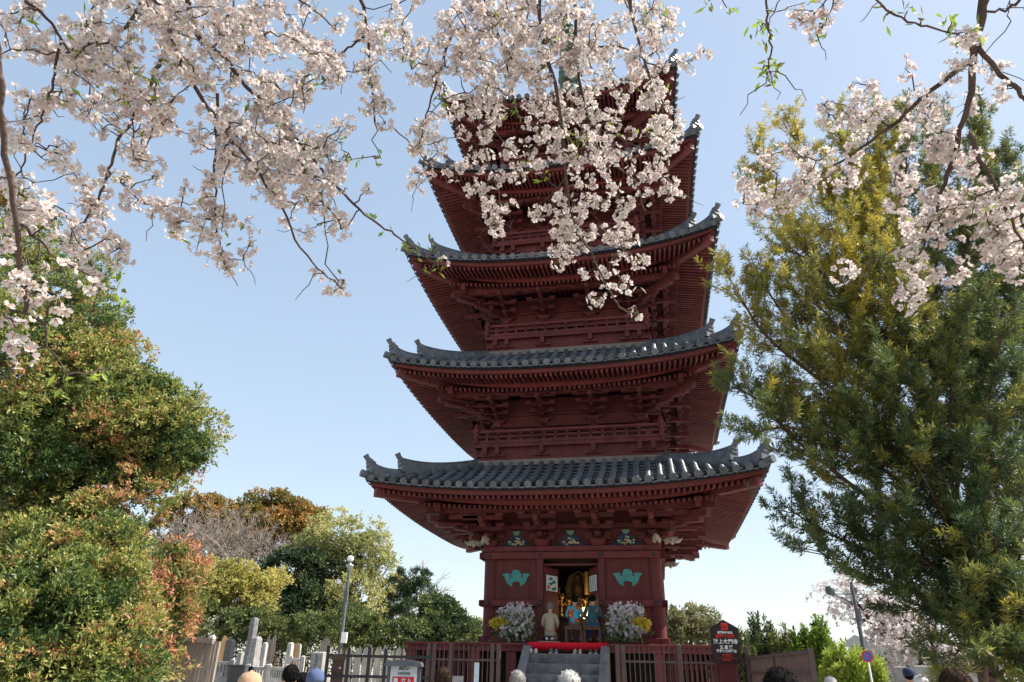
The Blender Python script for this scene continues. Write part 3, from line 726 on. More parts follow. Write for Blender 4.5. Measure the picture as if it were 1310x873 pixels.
# people: one body mesh grown over a skeleton, clothes and hair as children
SKIN = mat('skin', (.50, .30, .21), .55, .1, 12)
SKIN2 = mat('tanned_skin', (.48, .26, .16), .5, .1, 12)
def grow(name, joints, edges, m, parent=None, root=0, lvl=2):
    me = bpy.data.meshes.new(name); me.from_pydata([j[:3] for j in joints], edges, []); me.update()
    me.materials.append(m)
    o = bpy.data.objects.new(name, me); col.objects.link(o)
    if parent: o.parent = parent
    sk = o.modifiers.new('skin', 'SKIN'); sk.use_smooth_shade = True
    for v, j in zip(me.skin_vertices[0].data, joints):
        v.radius = (j[3], j[4] if len(j) > 4 else j[3])
    me.skin_vertices[0].data[root].use_root = True
    ss = o.modifiers.new('sub', 'SUBSURF'); ss.levels = lvl; ss.render_levels = lvl
    return o
def person(label, loc, rz, H, pose, jacket, trousers, hair, group, hat=None, skin=SKIN, patch=None, cat='person'):
    k = H / 1.7
    # joints facing +Y
    if pose == 'stand':
        pel = (0, 0, .92); che = (0, 0, 1.26); nec = (0, .0, 1.44); hd = (0, .02, 1.58)
        hip = [(s * .09, 0, .88) for s in (-1, 1)]; kne = [(s * .1, .02, .48) for s in (-1, 1)]; ank = [(s * .1, -.02, .08) for s in (-1, 1)]; toe = [(s * .11, .13, .04) for s in (-1, 1)]
        sh = [(s * .175, 0, 1.355) for s in (-1, 1)]; elb = [(s * .24, -.02, 1.1) for s in (-1, 1)]; wri = [(s * .23, .08, .87) for s in (-1, 1)]
    elif pose == 'kneel':
        b = .18
        pel = (0, -.02, b + .1); che = (0, .04, b + .44); nec = (0, .06, b + .63); hd = (0, .09, b + .77)
        hip = [(s * .1, .0, b + .06) for s in (-1, 1)]; kne = [(s * .13, .44, .1) for s in (-1, 1)]; ank = [(s * .09, -.02, .08) for s in (-1, 1)]; toe = [(s * .07, -.14, .05) for s in (-1, 1)]
        sh = [(s * .175, .04, b + .54) for s in (-1, 1)]; elb = [(s * .24, .08, b + .3) for s in (-1, 1)]; wri = [(s * .12, .28, b + .16) for s in (-1, 1)]
    else:
        b = .44
        pel = (0, 0, b + .1); che = (0, .05, b + .42); nec = (0, .10, b + .6); hd = (0, .16, b + .72)
        hip = [(s * .1, .02, b + .07) for s in (-1, 1)]; kne = [(s * .13, .42, b + .06) for s in (-1, 1)]; ank = [(s * .12, .38, .08) for s in (-1, 1)]; toe = [(s * .13, .52, .04) for s in (-1, 1)]
        sh = [(s * .18, .08, b + .52) for s in (-1, 1)]; elb = [(s * .25, .12, b + .28) for s in (-1, 1)]; wri = [(s * .12, .3, b + .24) for s in (-1, 1)]
    S = lambda p, r, r2=None: (p[0] * k, p[1] * k, p[2] * k, r * k, (r2 or r) * k)
    mid = lambda a, b_, t=.5: tuple(a[i] + (b_[i] - a[i]) * t for i in range(3))
    J = []; E = []
    def j(p, r, r2=None): J.append(S(p, r, r2)); return len(J) - 1
    def e(a, b_): E.append((a, b_))
    hx = Vector(hd); up = Vector((0, -.0, 1)); fw = Vector((0, 1, 0))
    a0 = j(pel, .12, .09); a1 = j(mid(pel, che), .11, .085); a2 = j(che, .13, .095); a3 = j(nec, .055); a4 = j(mid(nec, hd, .55), .055)
    a5 = j(hx + Vector((0, .015, .02)), .078, .092); a6 = j(hx + Vector((0, .0, .085)), .062, .075)
    for a, b_ in ((a0, a1), (a1, a2), (a2, a3), (a3, a4), (a4, a5), (a5, a6)): e(a, b_)
    nz = j(hx + fw * .112 + Vector((0, 0, 0)), .014); e(a5, nz)
    for s in (-1, 1):
        er = j(hx + Vector((s * .085, -.005, .0)), .018, .026); e(a5, er)
    for i in (0, 1):
        q0 = j(sh[i], .05); e(a2, q0); q1 = j(elb[i], .038); e(q0, q1); q2 = j(wri[i], .026); e(q1, q2)
        hv = (Vector(wri[i]) - Vector(elb[i])).normalized(); sv = Vector((1, 0, 0)); wv = Vector(wri[i])
        pm = j(wv + hv * .06, .03, .018); e(q2, pm)
        for f in range(4):
            f1 = j(wv + hv * (.10) + sv * (f - 1.5) * .02, .0095); f2 = j(wv + hv * (.14 + .012 * (1.5 - abs(f - 1.3))) + sv * (f - 1.5) * .022 + Vector((0, .015, -.005)), .0085); e(pm, f1); e(f1, f2)
        s = -1 if i == 0 else 1
        t1 = j(wv + hv * .05 - sv * s * .035, .011); t2 = j(wv + hv * .085 - sv * s * .05, .0095); e(q2, t1); e(t1, t2)
        h0 = j(hip[i], .085); e(a0, h0); h1 = j(kne[i], .058); e(h0, h1); h2 = j(ank[i], .04); e(h1, h2); h3 = j(toe[i], .035); e(h2, h3)
    body = grow('person', J, E, skin)
    body.location = loc; body.rotation_euler = (0, 0, rz); tag(body, label, cat, group)
    # jacket
    J = []; E = []
    a0 = j(mid(pel, che, -.05 if pose == 'stand' else -.22), .168, .125); a1 = j(mid(pel, che), .165, .125); a2 = j(che, .175, .13); a25 = j(mid(che, nec, .62), .135, .095); a3 = j(mid(che, nec, .92), .072)
    for a, b_ in ((a0, a1), (a1, a2), (a2, a25), (a25, a3)): e(a, b_)
    for i in (0, 1):
        q0 = j(sh[i], .075); qm = j(mid(mid(che, nec, .62), sh[i], .6), .088); e(a25, qm); e(qm, q0); q1 = j(elb[i], .06); e(q0, q1); q2 = j(mid(elb[i], wri[i], .9), .045); e(q1, q2)
    jk = grow('jacket', J, E, jacket, body)
    if patch:                            # a patchwork of two colours, painted by cells in the cloth
        jk.data.materials[0] = patch
    J = []; E = []
    a0 = j(mid(pel, che, .12), .15, .115); a1 = j(pel, .165, .125); e(a0, a1)
    for i in (0, 1):
        h0 = j(hip[i], .11); e(a1, h0); h05 = j(mid(hip[i], kne[i]), .09); e(h0, h05); h1 = j(kne[i], .076); e(h05, h1); h2 = j(mid(kne[i], ank[i], .92), .06); e(h1, h2)
    grow('trousers', J, E, trousers, body)
    m = MB()
    for i in (0, 1):
        t = Vector(toe[i]) * k; a = Vector(ank[i]) * k; c_ = a.lerp(t, .55); c_.z = max(.045 * k, min(c_.z, .1)); m.ball(c_, (.05 * k, .13 * k, .045 * k), 8, 6)
    m.build('shoes' if pose != 'kneel' else 'socks', IRON if pose != 'kneel' else PAPER, body)
    # hair: lumpy cap of strands on crown and back
    rr = random.Random(hash(label) % 9999 if False else len(label) * 7 + int(loc[0] * 100))
    hc = hx * k + Vector((0, -.008, .045)) * k
    if hat is None and hair is not None:
        m = MB(); m.ball(hc + Vector((0, -.012, .02)) * k, (.098 * k, .108 * k, .108 * k), 18, 12)
        m.v = [tuple(Vector(v) + Vector((rr.gauss(0, .0035), rr.gauss(0, .0035), rr.gauss(0, .0035))) * k) if not (v[1] > hc.y + .055 * k and v[2] < hc.z + .045 * k) else (v[0] * .9, hc.y + .045 * k, v[2]) for v in m.v]
        for q in range(420):
            d = Vector((rr.gauss(0, 1), rr.gauss(-.25, 1), rr.gauss(.35, 1))).normalized()
            if d.z < -.55 or (d.y > .35 and d.z < .5): continue
            p = hc + Vector((d.x * .098, d.y * .108, d.z * .108 + .02)) * k; t = Vector((d.x * .3 + rr.gauss(0, .25), d.y * .3 - .3, -.75 + d.z * .35 + rr.gauss(0, .25))).normalized()
            m.tube([p - t * .02 * k, p + t * .02 * k + d * .006 * k, p + t * .032 * k + d * rr.uniform(-.006, .002) * k], [.0026 * k, .003 * k, .001], 3, cap=False)
        m.build('hair', hair, body)
    elif hat is not None:
        m = MB(); m.lathe([(.104 * k, -.01), (.108 * k, .03 * k), (.1 * k, .085 * k), (.07 * k, .125 * k), (.012 * k, .142 * k), (.012 * k, .15 * k), (.001, .152 * k)], hc, 20)
        m.plate([(0, 0)] * 3, 0, 0) if False else None
        vs = []; nn = 12
        for q in range(nn + 1):
            a = math.pi * q / nn; vs += [hc + Vector((.1 * k * math.cos(a), .06 * k + .04 * k * math.sin(a), .012)), hc + Vector((.095 * k * math.cos(a), .07 * k + .11 * k * math.sin(a), -.012 * k))]
        m.add(vs, [(2 * q, 2 * q + 1, 2 * q + 3, 2 * q + 2) for q in range(nn)], True)
        m.build('cap', hat, body)
        m = MB(); m.ball(hc + Vector((0, -.02, -.02)) * k, (.092 * k, .09 * k, .06 * k), 12, 8); m.build('hair', hair or SKIN, body)
    # eyes and mouth on the far side
    m = MB()
    for s in (-1, 1): m.ball(hx * k + Vector((s * .032, .096, .018)) * k, .011 * k, 6, 5)
    m.box(hx * k + Vector((0, .088, -.052)) * k, (.045 * k, .012 * k, .008 * k)); m.build('face', INK, body)
    return body
def cloth(name, c, v=.15): return mat(name, c, .9, v, 14, bump=.25, bscale=50)
HBLACK = mat('black_hair', (.010, .009, .009), 1.0, .3, 30, spec=.04); HBROWN = mat('brown_hair', (.035, .022, .016), 1.0, .3, 30, spec=.05)
HGREY = mat('grey_hair', (.20, .19, .185), .6, .4, 30, spec=.4); HWHITE = mat('white_hair', (.33, .32, .31), .6, .3, 30, spec=.4); HDG = mat('greying_hair', (.10, .085, .075), .55, .4, 30, spec=.4)
BEIGE = cloth('beige_jacket', (.42, .36, .27)); KHAKI = cloth('beige_trousers', (.36, .33, .28)); TEALC = cloth('teal_jacket', (.035, .11, .12)); JEAN = cloth('blue_jeans', (.04, .10, .24)); BRNC = cloth('brown_trousers', (.16, .11, .08))
DGREYC = cloth('dark_grey_cloth', (.05, .05, .055)); NAVYC = cloth('navy_cloth', (.03, .045, .09)); WHITEC = cloth('white_cloth', (.7, .69, .67)); BLUEC = cloth('blue_cloth', (.08, .2, .5)); ORANGEC = cloth('orange_cloth', (.40, .25, .16)); CAPB = cloth('faded_blue_cap', (.07, .10, .19))
# patchwork shirt: turquoise and rust squares
pm_, pn, pb = nt('patchwork_shirt')
tc = pn.nodes.new('ShaderNodeTexCoord'); ck = pn.nodes.new('ShaderNodeTexChecker'); ck.inputs['Scale'].default_value = 1.0
mp_ = pn.nodes.new('ShaderNodeMapping'); mp_.inputs['Scale'].default_value = (5.3, .001, 4.6); mp_.inputs['Location'].default_value = (0.0, .3, .3)
pn.links.new(tc.outputs['Object'], mp_.inputs['Vector']); pn.links.new(mp_.outputs[0], ck.inputs['Vector'])
ck.inputs['Color1'].default_value = (.02, .42, .62, 1); ck.inputs['Color2'].default_value = (.45, .13, .05, 1)
pn.links.new(ck.outputs['Color'], pb.inputs['Base Color']); pb.inputs['Roughness'].default_value = .9
SG = 'people sitting before the altar'
person('grey haired man in beige jacket kneeling on the veranda by the doorway', on_p(-.49, -3.25, DK + .07), PYAW, 1.46, 'kneel', BEIGE, KHAKI, HGREY, SG)
person('person in turquoise and orange patchwork shirt on a stool at the altar', on_p(.14, -3.05, DK + .06), PYAW, 1.48, 'sit', DGREYC, BRNC, HBLACK, SG, patch=pm_)
person('person in teal jacket and blue jeans on a stool at the altar', on_p(.62, -3.05, DK + .05), PYAW, 1.52, 'sit', TEALC, JEAN, HBLACK, SG)
cu = MB(); cu.box((0, 0, .035), (.56, .56, .07)); q = cu.build('floor_cushion', cloth('tan_cushion', (.35, .25, .2)), None, .02); q.location = on_p(-.49, -3.2, DK); q.rotation_euler = (0, 0, PYAW); tag(q, 'thin tan floor cushion under the kneeling man', 'cushion')
for x, lab in ((.14, 'brown wooden stool under the person in patchwork shirt'), (.62, 'brown wooden stool under the person in teal jacket')):
    s_ = pthing('stool', lab, 'stool', x, -3.12, DK, 0, 'stools before the altar')
    BRW = bpy.data.materials.get('stool_wood') or mat('stool_wood', (.13, .065, .05), .5, .25, 6)
    m = MB(); m.box((0, 0, .43), (.45, .4, .04)); m.build('seat', BRW, s_, .008)
    m = MB()
    for a in (-1, 1): m.box((0, a * .17, .385), (.4, .025, .05)); m.box((a * .195, 0, .385), (.025, .34, .05))
    m.build('apron', BRW, s_)
    for a in (-1, 1):
        for b in (-1, 1): m = MB(); m.box((a * .2, b * .17, .205), (.045, .045, .41)); m.build('leg', BRW, s_, .004)

# flower arrangements
PET = leaf_mat('pale_lilac_petals', [(0, (.78, .76, .76)), (.45, (.64, .56, .62)), (.7, (.78, .75, .77)), (1, (.84, .83, .82))], .25, .7, .2, .9)
YEL = leaf_mat('yellow_lily_petals', [(0, (.70, .52, .05)), (1, (.82, .70, .14))], .25, .6, .2, .5)
STEMG = leaf_mat('green_stems', [(0, (.05, .13, .03)), (1, (.14, .24, .06))], .25, .5, .3, .6)
def arrangement(lx, label, yside):
    t = pthing('flower_arrangement', label, 'flowers', lx, -3.35, DK, 0, 'flower arrangements on the veranda')
    m = MB(); m.lathe([(.16, 0), (.2, .05), (.24, .26), (.26, .28), (.24, .29)], (0, 0, 0), 14); m.build('vase', WOODB, t)
    # heads of small flowers
    def heads(n, cx, cz, rx, rz, size, lo=0):
        c = []
        while len(c) < n:
            a, b, d = RNG.uniform(-1, 1, 3)
            if a * a + b * b + d * d < 1: c.append((cx + a * rx, -.12 + b * .3, cz + d * rz))
        return np.array(c)
    C = np.concatenate([heads(170, 0, .40, .52, .34, .04), heads(60, .0, .78, .5, .22, .04)])
    sprays = []
    for q in range(26):
        a = RNG.uniform(-.5, .5); h = RNG.uniform(.75, 1.08) - abs(a) * .25
        for z in np.linspace(.5, h, 10): sprays.append((a * (z / h) * 1.0 + RNG.normal(0, .015), -.08 + RNG.normal(0, .1), z))
    def cup(C, k, L, spread):
        n = len(C); P = np.repeat(C, k, 0); out = np.repeat(unit(C - np.array([0, .2, .3]) + RNG.normal(0, .2, C.shape)), k, 0)
        return leaf_arrays(P, out * .6 + sphere_dirs(n * k) * spread, L * RNG.uniform(.8, 1.2, n * k), L * .75, .3)
    V1, F1 = cup(C, 16, .06, 1.0); V2, F2 = cup(np.array(sprays), 6, .035, 1.2)
    big = np.array([(-.12, -.25, .74), (.12, -.28, .76), (.0, -.25, .68), (.16, -.2, .64), (-.05, -.25, .82)])
    V3, F3 = cup(big, 40, .11, 1.1)
    V = np.concatenate([V1, V2, V3]); Fc = np.concatenate([F1, F2 + len(V1), F3 + len(V1) + len(V2)])
    ti = np.concatenate([np.repeat(np.repeat(RNG.uniform(0, 1, len(C)), 16), 4), np.full(len(V2), .45), np.full(len(V3), 1.0)])
    array_mesh('flower_heads', V, [Fc], PET, t, tint=ti)
    yl = np.array([(yside * (.22 + .07 * i), -.28 - .02 * (i % 2), .52 + .05 * math.sin(i * 2.3)) for i in range(6)] + [(-yside * -.45, -.2, .42), (yside * .5, -.15, .38)])
    V, Fc = cup(yl, 20, .11, .9); array_mesh('lilies', V, [Fc], YEL, t, tint=np.repeat(RNG.uniform(0, 1, len(V) // 4), 4))
    n = 900; P = np.stack([RNG.normal(0, .26, n), RNG.normal(-.1, .16, n), RNG.uniform(.05, .7, n)], -1)
    V, Fc = leaf_arrays(P, sphere_dirs(n) + np.array([0, -.2, .4]), .13, .03); array_mesh('leaves', V, [Fc], STEMG, t, tint=np.repeat(RNG.uniform(0, 1, n), 4))
arrangement(-1.38, 'large lilac and white flower arrangement left of the pagoda doorway', -1)
arrangement(1.5, 'large lilac and white flower arrangement right of the pagoda doorway', 1)

# writing
def text(s, size, m, parent, loc, rot, name='lettering', bold=0.0, align='CENTER'):
    cu_ = bpy.data.curves.new(name, 'FONT'); cu_.body = s; cu_.size = size; cu_.align_x = align; cu_.align_y = 'CENTER'; cu_.extrude = .002; cu_.offset = bold
    tmp = bpy.data.objects.new(name, cu_); me = bpy.data.meshes.new_from_object(tmp); bpy.data.objects.remove(tmp)
    me.materials.clear(); me.materials.append(m); o = bpy.data.objects.new(name, me); col.objects.link(o); o.parent = parent; o.location = loc; o.rotation_euler = rot; return o
# tall information board on the right
p = onto(931, 850, -5.9); SB = 0.65
b0 = on_p(p.x, -5.9, .0); gzb = gz(b0.x, b0.y)
sg_ = empty('information_board', (b0.x, b0.y, gzb), PYAW * .4); tag(sg_, 'dark house shaped board with white and red writing beside the fence', 'sign')
def board_px(x, y): 
    v = ray(x, y); t = (b0.y) / v.y; q = CAM + v * t; return q
zt_ = board_px(929, 793).z - gzb; zs = board_px(912, 803).z - gzb; zb_ = board_px(931, 848).z - gzb; hw = (board_px(949, 830).x - board_px(913, 830).x) / 2
m = MB(); m.plate([(-hw, zb_), (-hw * .98, zs), (0, zt_), (hw * .98, zs), (hw, zb_)][::-1], -.03, .03); m.build('board', mat('dark_brown_board', (.028, .018, .017), .5, .25, 6), sg_, .006)
m = MB(); m.box((0, .06, zb_ / 2 + .05), (.34, .06, zb_ + .1)); m.build('post', REDD, sg_)
WI = mat('white_sign_ink', (.75, .75, .73), .6, .05, 5); RI_ = mat('red_sign_ink', (.55, .03, .03), .6, .1, 5)
Hh = zt_ - zb_; ro_ = (R(90), 0, 0)
for s_, fy, sz, mm in (('日蓮宗大本山', .69, .066, WI), ('重要文化財', .60, .10, RI_), ('池上本門寺', .475, .128, WI), ('五 重 塔', .345, .095, WI), ('慶長十三年建立', .26, .075, WI), ('大 田 区', .165, .075, RI_), ('宗教法人', .055, .055, RI_)):
    text(s_, sz * Hh / 1.05, mm, sg_, (0, -.034, zb_ + fy * Hh), ro_, bold=.003)
m = MB(); m.box((0, -.034, zb_ + .1 * Hh), (hw * 1.6, .004, .008)); m.build('rule', RI_, sg_)
m = MB(); s2 = .085 * Hh
m.box((0, -.034, zb_ + .83 * Hh), (s2 * 1.9, .006, s2 * 1.9)); m.build('emblem', RI_, sg_, .01)
m = MB(); s3 = s2 * .55
for a in (-1, 1): m.box((a * s3 * .55, -.039, zb_ + .83 * Hh), (s3 * .12, .004, s3 * 2))
m.box((0, -.039, zb_ + .83 * Hh + s3 * .4), (s3 * 2, .004, s3 * .12)); m.box((0, -.039, zb_ + .83 * Hh - s3 * .4), (s3 * 2, .004, s3 * .12)); m.build('emblem_mark', mat('dark_emblem_ink', (.2, .015, .015), .6, .1, 5), sg_)

# brown steel railings before the pagoda
def rail_fence(lx0, lx1, ly, ztop, label, posts, n, zfoot=.65, mid_=.3, mm=FENCE, name='railing_fence', low=True):
    a = on_p(lx0, ly, zfoot); b = on_p(lx1, ly, zfoot); L = (b - a).length; rz = math.atan2(b.y - a.y, b.x - a.x)
    t = empty(name, a, rz); tag(t, label, 'fence', 'steel railings around the pagoda'); h = ztop - zfoot
    m = MB()
    for i in range(n): m.box((L * (i + .5) / n, 0, h / 2), (.022, .022, h - .0))
    m.build('bars', mm, t)
    for z in (h - mid_, .12): m = MB(); m.box((L / 2, 0, z), (L, .05, .045)); m.build('rail', mm, t)
    for x in posts: m = MB(); m.box((x * L, -.02, (h + .04) / 2), (.09, .09, h + .04)); m.build('post', mm, t, .006)
    return t
FLY = -5.7
l0 = onto(548, 826, FLY).x; l1 = onto(640, 826, FLY).x; zt1 = onto(600, 826, FLY).z
rail_fence(l0, l1, FLY, zt1, 'brown steel railing left of the stone steps', (0.02, .1, .33, .9, .985), 15)
r0 = onto(789, 827, FLY).x; r1 = onto(957, 827, FLY).x; zt2 = onto(850, 828, FLY).z
rail_fence(r0, r1, FLY, zt2, 'brown steel railing between the stone steps and the dark sign board', (0.005, .05, .48, .985), 26)
# right hand slatted screen that comes towards the viewer
A = atY(959, 841, 16.0); B = atY(1036, 832, 11.0)
t = empty('slat_screen', (A.x, A.y, gz(A.x, A.y)), math.atan2(B.y - A.y, B.x - A.x)); tag(t, 'brown slatted screen fence right of the dark sign board', 'fence')
L = math.hypot(B.x - A.x, B.y - A.y); n = 46; m = MB()
for i in range(n):
    x = L * (i + .5) / n; z1 = A.z + (B.z - A.z) * (i + .5) / n - gz(A.x, A.y)
    m.box((x, 0, z1 / 2 - .35), (.075, .02, z1 + .7))
m.build('slats', mat('brown_slat', (.15, .095, .08), .6, .25, 6), t)
for q in (.02, .3): m = MB(); m.beam((0, -.03, A.z - gz(A.x, A.y) - q), (L, -.03, B.z - gz(A.x, A.y) - q), .05, .05); m.build('rail', FENCE, t)
for x in (0, .5, 1): z1 = A.z + (B.z - A.z) * x - gz(A.x, A.y) + .03; m = MB(); m.box((x * L, 0, z1 / 2 - .35), (.08, .08, z1 + .7)); m.build('post', FENCE, t)
# ------------------------------------------------------------------ left side: gate, notice, graves, lamp
def span(pxa, pxb, py, Y): a = atY(pxa, py, Y); b = atY(pxb, py, Y); return (a + b) / 2, abs(b.x - a.x)
# black iron gate
Y = 14.5; a = atY(421, 826, Y); b = atY(552, 829, Y); zg = gz(a.x, Y)
t = empty('iron_gate', (a.x, Y, zg)); tag(t, 'black iron gate with thin bars and a dark brown door left of the pagoda', 'gate')
for px_, top in ((421, 826), (447, 829), (473.5, 828), (494, 830)):
    p_ = atY(px_, top, Y); m = MB(); m.box((p_.x - a.x, 0, (p_.z - zg) / 2), (.055, .055, p_.z - zg)); m.build('post', IRON, t)
for py in (840, 866):
    p_ = atY(480, py, Y); q_ = atY(552, py + 1, Y); m = MB(); m.box(((q_.x - a.x) / 2, 0, p_.z - zg), (q_.x - a.x, .04, .05)); m.build('rail', IRON, t)
m = MB()
for px_ in list(range(506, 552, 9)):
    p_ = atY(px_, 829, Y); m.box((p_.x - a.x, .0, (p_.z - zg) / 2), (.022, .022, p_.z - zg))
m.build('bars', IRON, t)
p_ = atY(426, 839, Y); q_ = atY(441, 839, Y); m = MB()
m.box(((p_.x + q_.x) / 2 - a.x, .03, (p_.z - zg) / 2), (q_.x - p_.x, .04, p_.z - zg)); m.box(((p_.x + q_.x) / 2 - a.x, 0, p_.z - zg - .03), (q_.x - p_.x + .05, .07, .08)); do = m.build('door', WOODB, t)
m = MB(); m.tube([(q_.x - a.x - .06, -.01, 1.0), (q_.x - a.x - .06, -.06, 1.0)], .02, 6); m.build('handle', STEEL, do)
# roofed notice board
Y = 12.6; c_, w_ = span(498, 537, 852, Y); zg = gz(c_.x, Y)
t = empty('notice_board', (c_.x, Y, zg)); tag(t, 'roofed white notice with a red block before the iron gate', 'sign')
ztop = atY(517, 845.5, Y).z - zg; zf = atY(517, 851, Y).z - zg
m = MB(); m.plate([(-w_ * .62, zf - .02), (w_ * .62, zf - .02), (w_ * .56, ztop - .02), (w_ * .1, ztop + .015), (-w_ * .1, ztop + .015), (-w_ * .56, ztop - .02)], -.2, .14); m.build('roof', DSTEEL, t)
m = MB(); m.box((0, 0, zf - .5), (w_ * .86, .05, .98)); m.build('panel', mat('notice_white', (.62, .66, .70), .5, .06, 5), t)
for s in (-1, 1): m = MB(); m.box((s * w_ * .47, .02, zf / 2), (.07, .08, zf)); m.build('post', DSTEEL, t)
m = MB(); m.box((0, -.03, zf - .32), (w_ * .7, .008, .29)); m.box((0, -.03, zf - .7), (w_ * .7, .008, .3)); m.build('red_block', REDP, t)
m = MB(); m.box((-w_ * .24, -.036, zf - .24), (w_ * .13, .006, .09)); m.box((-w_ * .24, -.036, zf - .36), (w_ * .13, .006, .08)); m.build('white_stamp', PAPER, t)
text('お願い', .06, INK, t, (0, -.03, zf - .055), (R(90), 0, 0), bold=.002); text('五重塔拝観', .042, INK, t, (0, -.03, zf - .13), (R(90), 0, 0))
text('立入', .09, PAPER, t, (w_ * .1, -.036, zf - .24), (R(90), 0, 0), bold=.002); text('禁止', .09, PAPER, t, (w_ * .1, -.036, zf - .35), (R(90), 0, 0), bold=.002)
# little blue and white poster and a frame hung on the railing
Y = 16.2
for x0, x1, y0, lab, cc in ((607, 613, 848, 'narrow pale blue poster on the railing left of the steps', (.45, .55, .6)), (579, 593, 865, 'low grey framed plate behind the railing', (.25, .24, .24))):
    c_, w_ = span(x0, x1, y0, Y); zg = gz(c_.x, Y); t = empty('poster_stand', (c_.x, Y, zg)); tag(t, lab, 'poster'); h = c_.z - zg
    m = MB(); m.box((0, 0, h * .6), (w_, .03, h * .8)); m.build('panel', mat('poster_' + str(x0), cc, .6, .25, 20), t); m = MB(); m.box((0, .03, h / 2), (.03, .03, h)); m.build('post', STEEL, t)

# weathered plank fence
Y = 15.6; a = atY(190, 819, Y); b = atY(277, 820, Y); zg = gz(a.x, Y)
t = empty('plank_fence', (a.x, Y, zg)); tag(t, 'weathered grey brown plank fence with cap rail beside the reddish shrub', 'fence'); L = b.x - a.x; m = MB(); n = 26; rr = random.Random(2)
for i in range(n):
    z1 = a.z - zg - .05 + .04 * math.sin(math.pi * i / n); m.box((L * (i + .5) / n, rr.uniform(-.01, .01), z1 / 2), (L / n * .9, .025, z1))
m.build('planks', WOODW, t)
m = MB(); m.sweep([(L * q / 8 - .05, 0, a.z - zg + .04 * math.sin(math.pi * q / 8)) for q in range(9)], [(-.09, -.05), (.09, -.05), (.09, .05), (-.09, .05)]); m.build('cap_rail', WOODW, t)
for x in (0, L): m = MB(); m.box((x, .06, (a.z - zg) / 2), (.12, .1, a.z - zg)); m.build('post', WOODW, t)

# gravestones
def grave(x0, x1, ytop, Y, m_, label, plinth=1.5, base=2.1, cap=False, hs=None):
    Y = 30 + (Y - 17) * .6
    c_, w = span(x0, x1, ytop, Y); zg = gz(c_.x, Y); H = c_.z - zg
    t = empty('gravestone', (c_.x, Y, zg), R(random.uniform(-34, -18))); tag(t, label, 'gravestone', 'gravestones in the cemetery left of the pagoda')
    hb, hp = H * .22, H * .2
    m = MB(); m.box((0, 0, hb / 2), (w * base, w * base, hb)); m.build('base', STONE, t, .015)
    m = MB(); m.box((0, 0, hb + hp / 2), (w * plinth, w * plinth, hp)); m.build('plinth', m_ if m_ is not STONEL else STONE, t, .012)
    m = MB(); hs_ = H - hb - hp; m.box((0, 0, hb + hp + hs_ * .47), (w, w * .8, hs_ * .94), taper=.95); m.box((0, 0, hb + hp + hs_ * .97), (w * .95, w * .76, hs_ * .06), taper=.5); so = m.build('slab', m_, t, .01)
    m = MB(); rr = random.Random(int(x0))
    for q in range(5): 
        z = hb + hp + hs_ * (.78 - .13 * q); s = w * .16
        for e in range(3): m.box((rr.uniform(-.5, .5) * s, -w * .4 - .001, z + rr.uniform(-.4, .4) * s), (s * rr.uniform(.5, 1.2), .006, s * .14)); m.box((rr.uniform(-.4, .4) * s, -w * .4 - .001, z), (s * .14, .006, s * rr.uniform(.6, 1.1)))
    m.build('carved_characters', STONED, so)
    m = MB(); m.box((0, -w * .95, hb + .09), (w * .5, w * .3, .18)); m.build('incense_holder', STONE, t)
for g_ in [(322, 331, 790, 34, STONED, 'tall dark obelisk gravestone standing farthest back under the yellow tree'),
           (291, 301, 818, 25, STONEK, 'polished black gravestone right of the plank fence'),
           (305, 312, 834, 22, STONE, 'small low grey gravestone between the black one and the tall grey one'),
           (323, 335, 815, 24, STONE, 'tall broad grey gravestone with stepped plinth'),
           (337, 343, 822, 26, STONEL, 'slim pale gravestone just right of the tall grey one'),
           (369, 376, 822, 27, STONEL, 'pale gravestone beside the yellow wooden tablets'),
           (381, 386, 824, 28, STONE, 'slender grey gravestone right of the yellow wooden tablets'),
           (401, 420, 834, 21, STONE, 'wide grey gravestone beside the iron gate'),
           (268, 276, 813, 30, STONEL, 'pale square topped gravestone rising behind the plank fence')]: grave(*g_)
def tablets(x0, x1, ytop, Y, n, mm, lab, name='wooden_grave_tablet'):
    Y = 30 + (Y - 17) * .6
    for i in range(n):
        x = x0 + (x1 - x0) * (i + .5) / n; c_ = atY(x, ytop + random.uniform(-2, 3), Y); zg = gz(c_.x, Y); H = c_.z - zg; w = .15
        m = MB(); q = w / 2
        m.plate([(-q, 0), (q, 0), (q, H - .5), (q * .7, H - .47), (q, H - .44), (q, H - .36), (q * .7, H - .33), (q, H - .3), (q, H - .16), (0, H), (-q, H - .16), (-q, H - .3), (-q * .7, H - .33), (-q, H - .36), (-q, H - .44), (-q * .7, H - .47), (-q, H - .5)], -.012, .012)
        o = m.build(name, mm); o.location = (c_.x, Y + random.uniform(-.1, .1), zg); o.rotation_euler = (R(random.uniform(-3, 3)), R(random.uniform(-2.5, 2.5)), 0)
        tag(o, lab, 'grave tablet', lab)
tablets(283, 290, 811, 26, 2, WOODY, 'yellow brown wooden tablet beside the black gravestone')
tablets(343, 353, 813, 27, 3, WOODW, 'grey brown wooden tablet right of the slim pale gravestone')
tablets(376, 382, 822, 27.6, 2, WOODY, 'orange yellow wooden tablet between two pale gravestones')
tablets(409, 420, 816, 24, 3, WOODW, 'brown wooden tablet behind the wide grey gravestone')
tablets(443, 521, 827, 19, 15, WOODG, 'silvery wooden tablet in the row behind the iron gate')
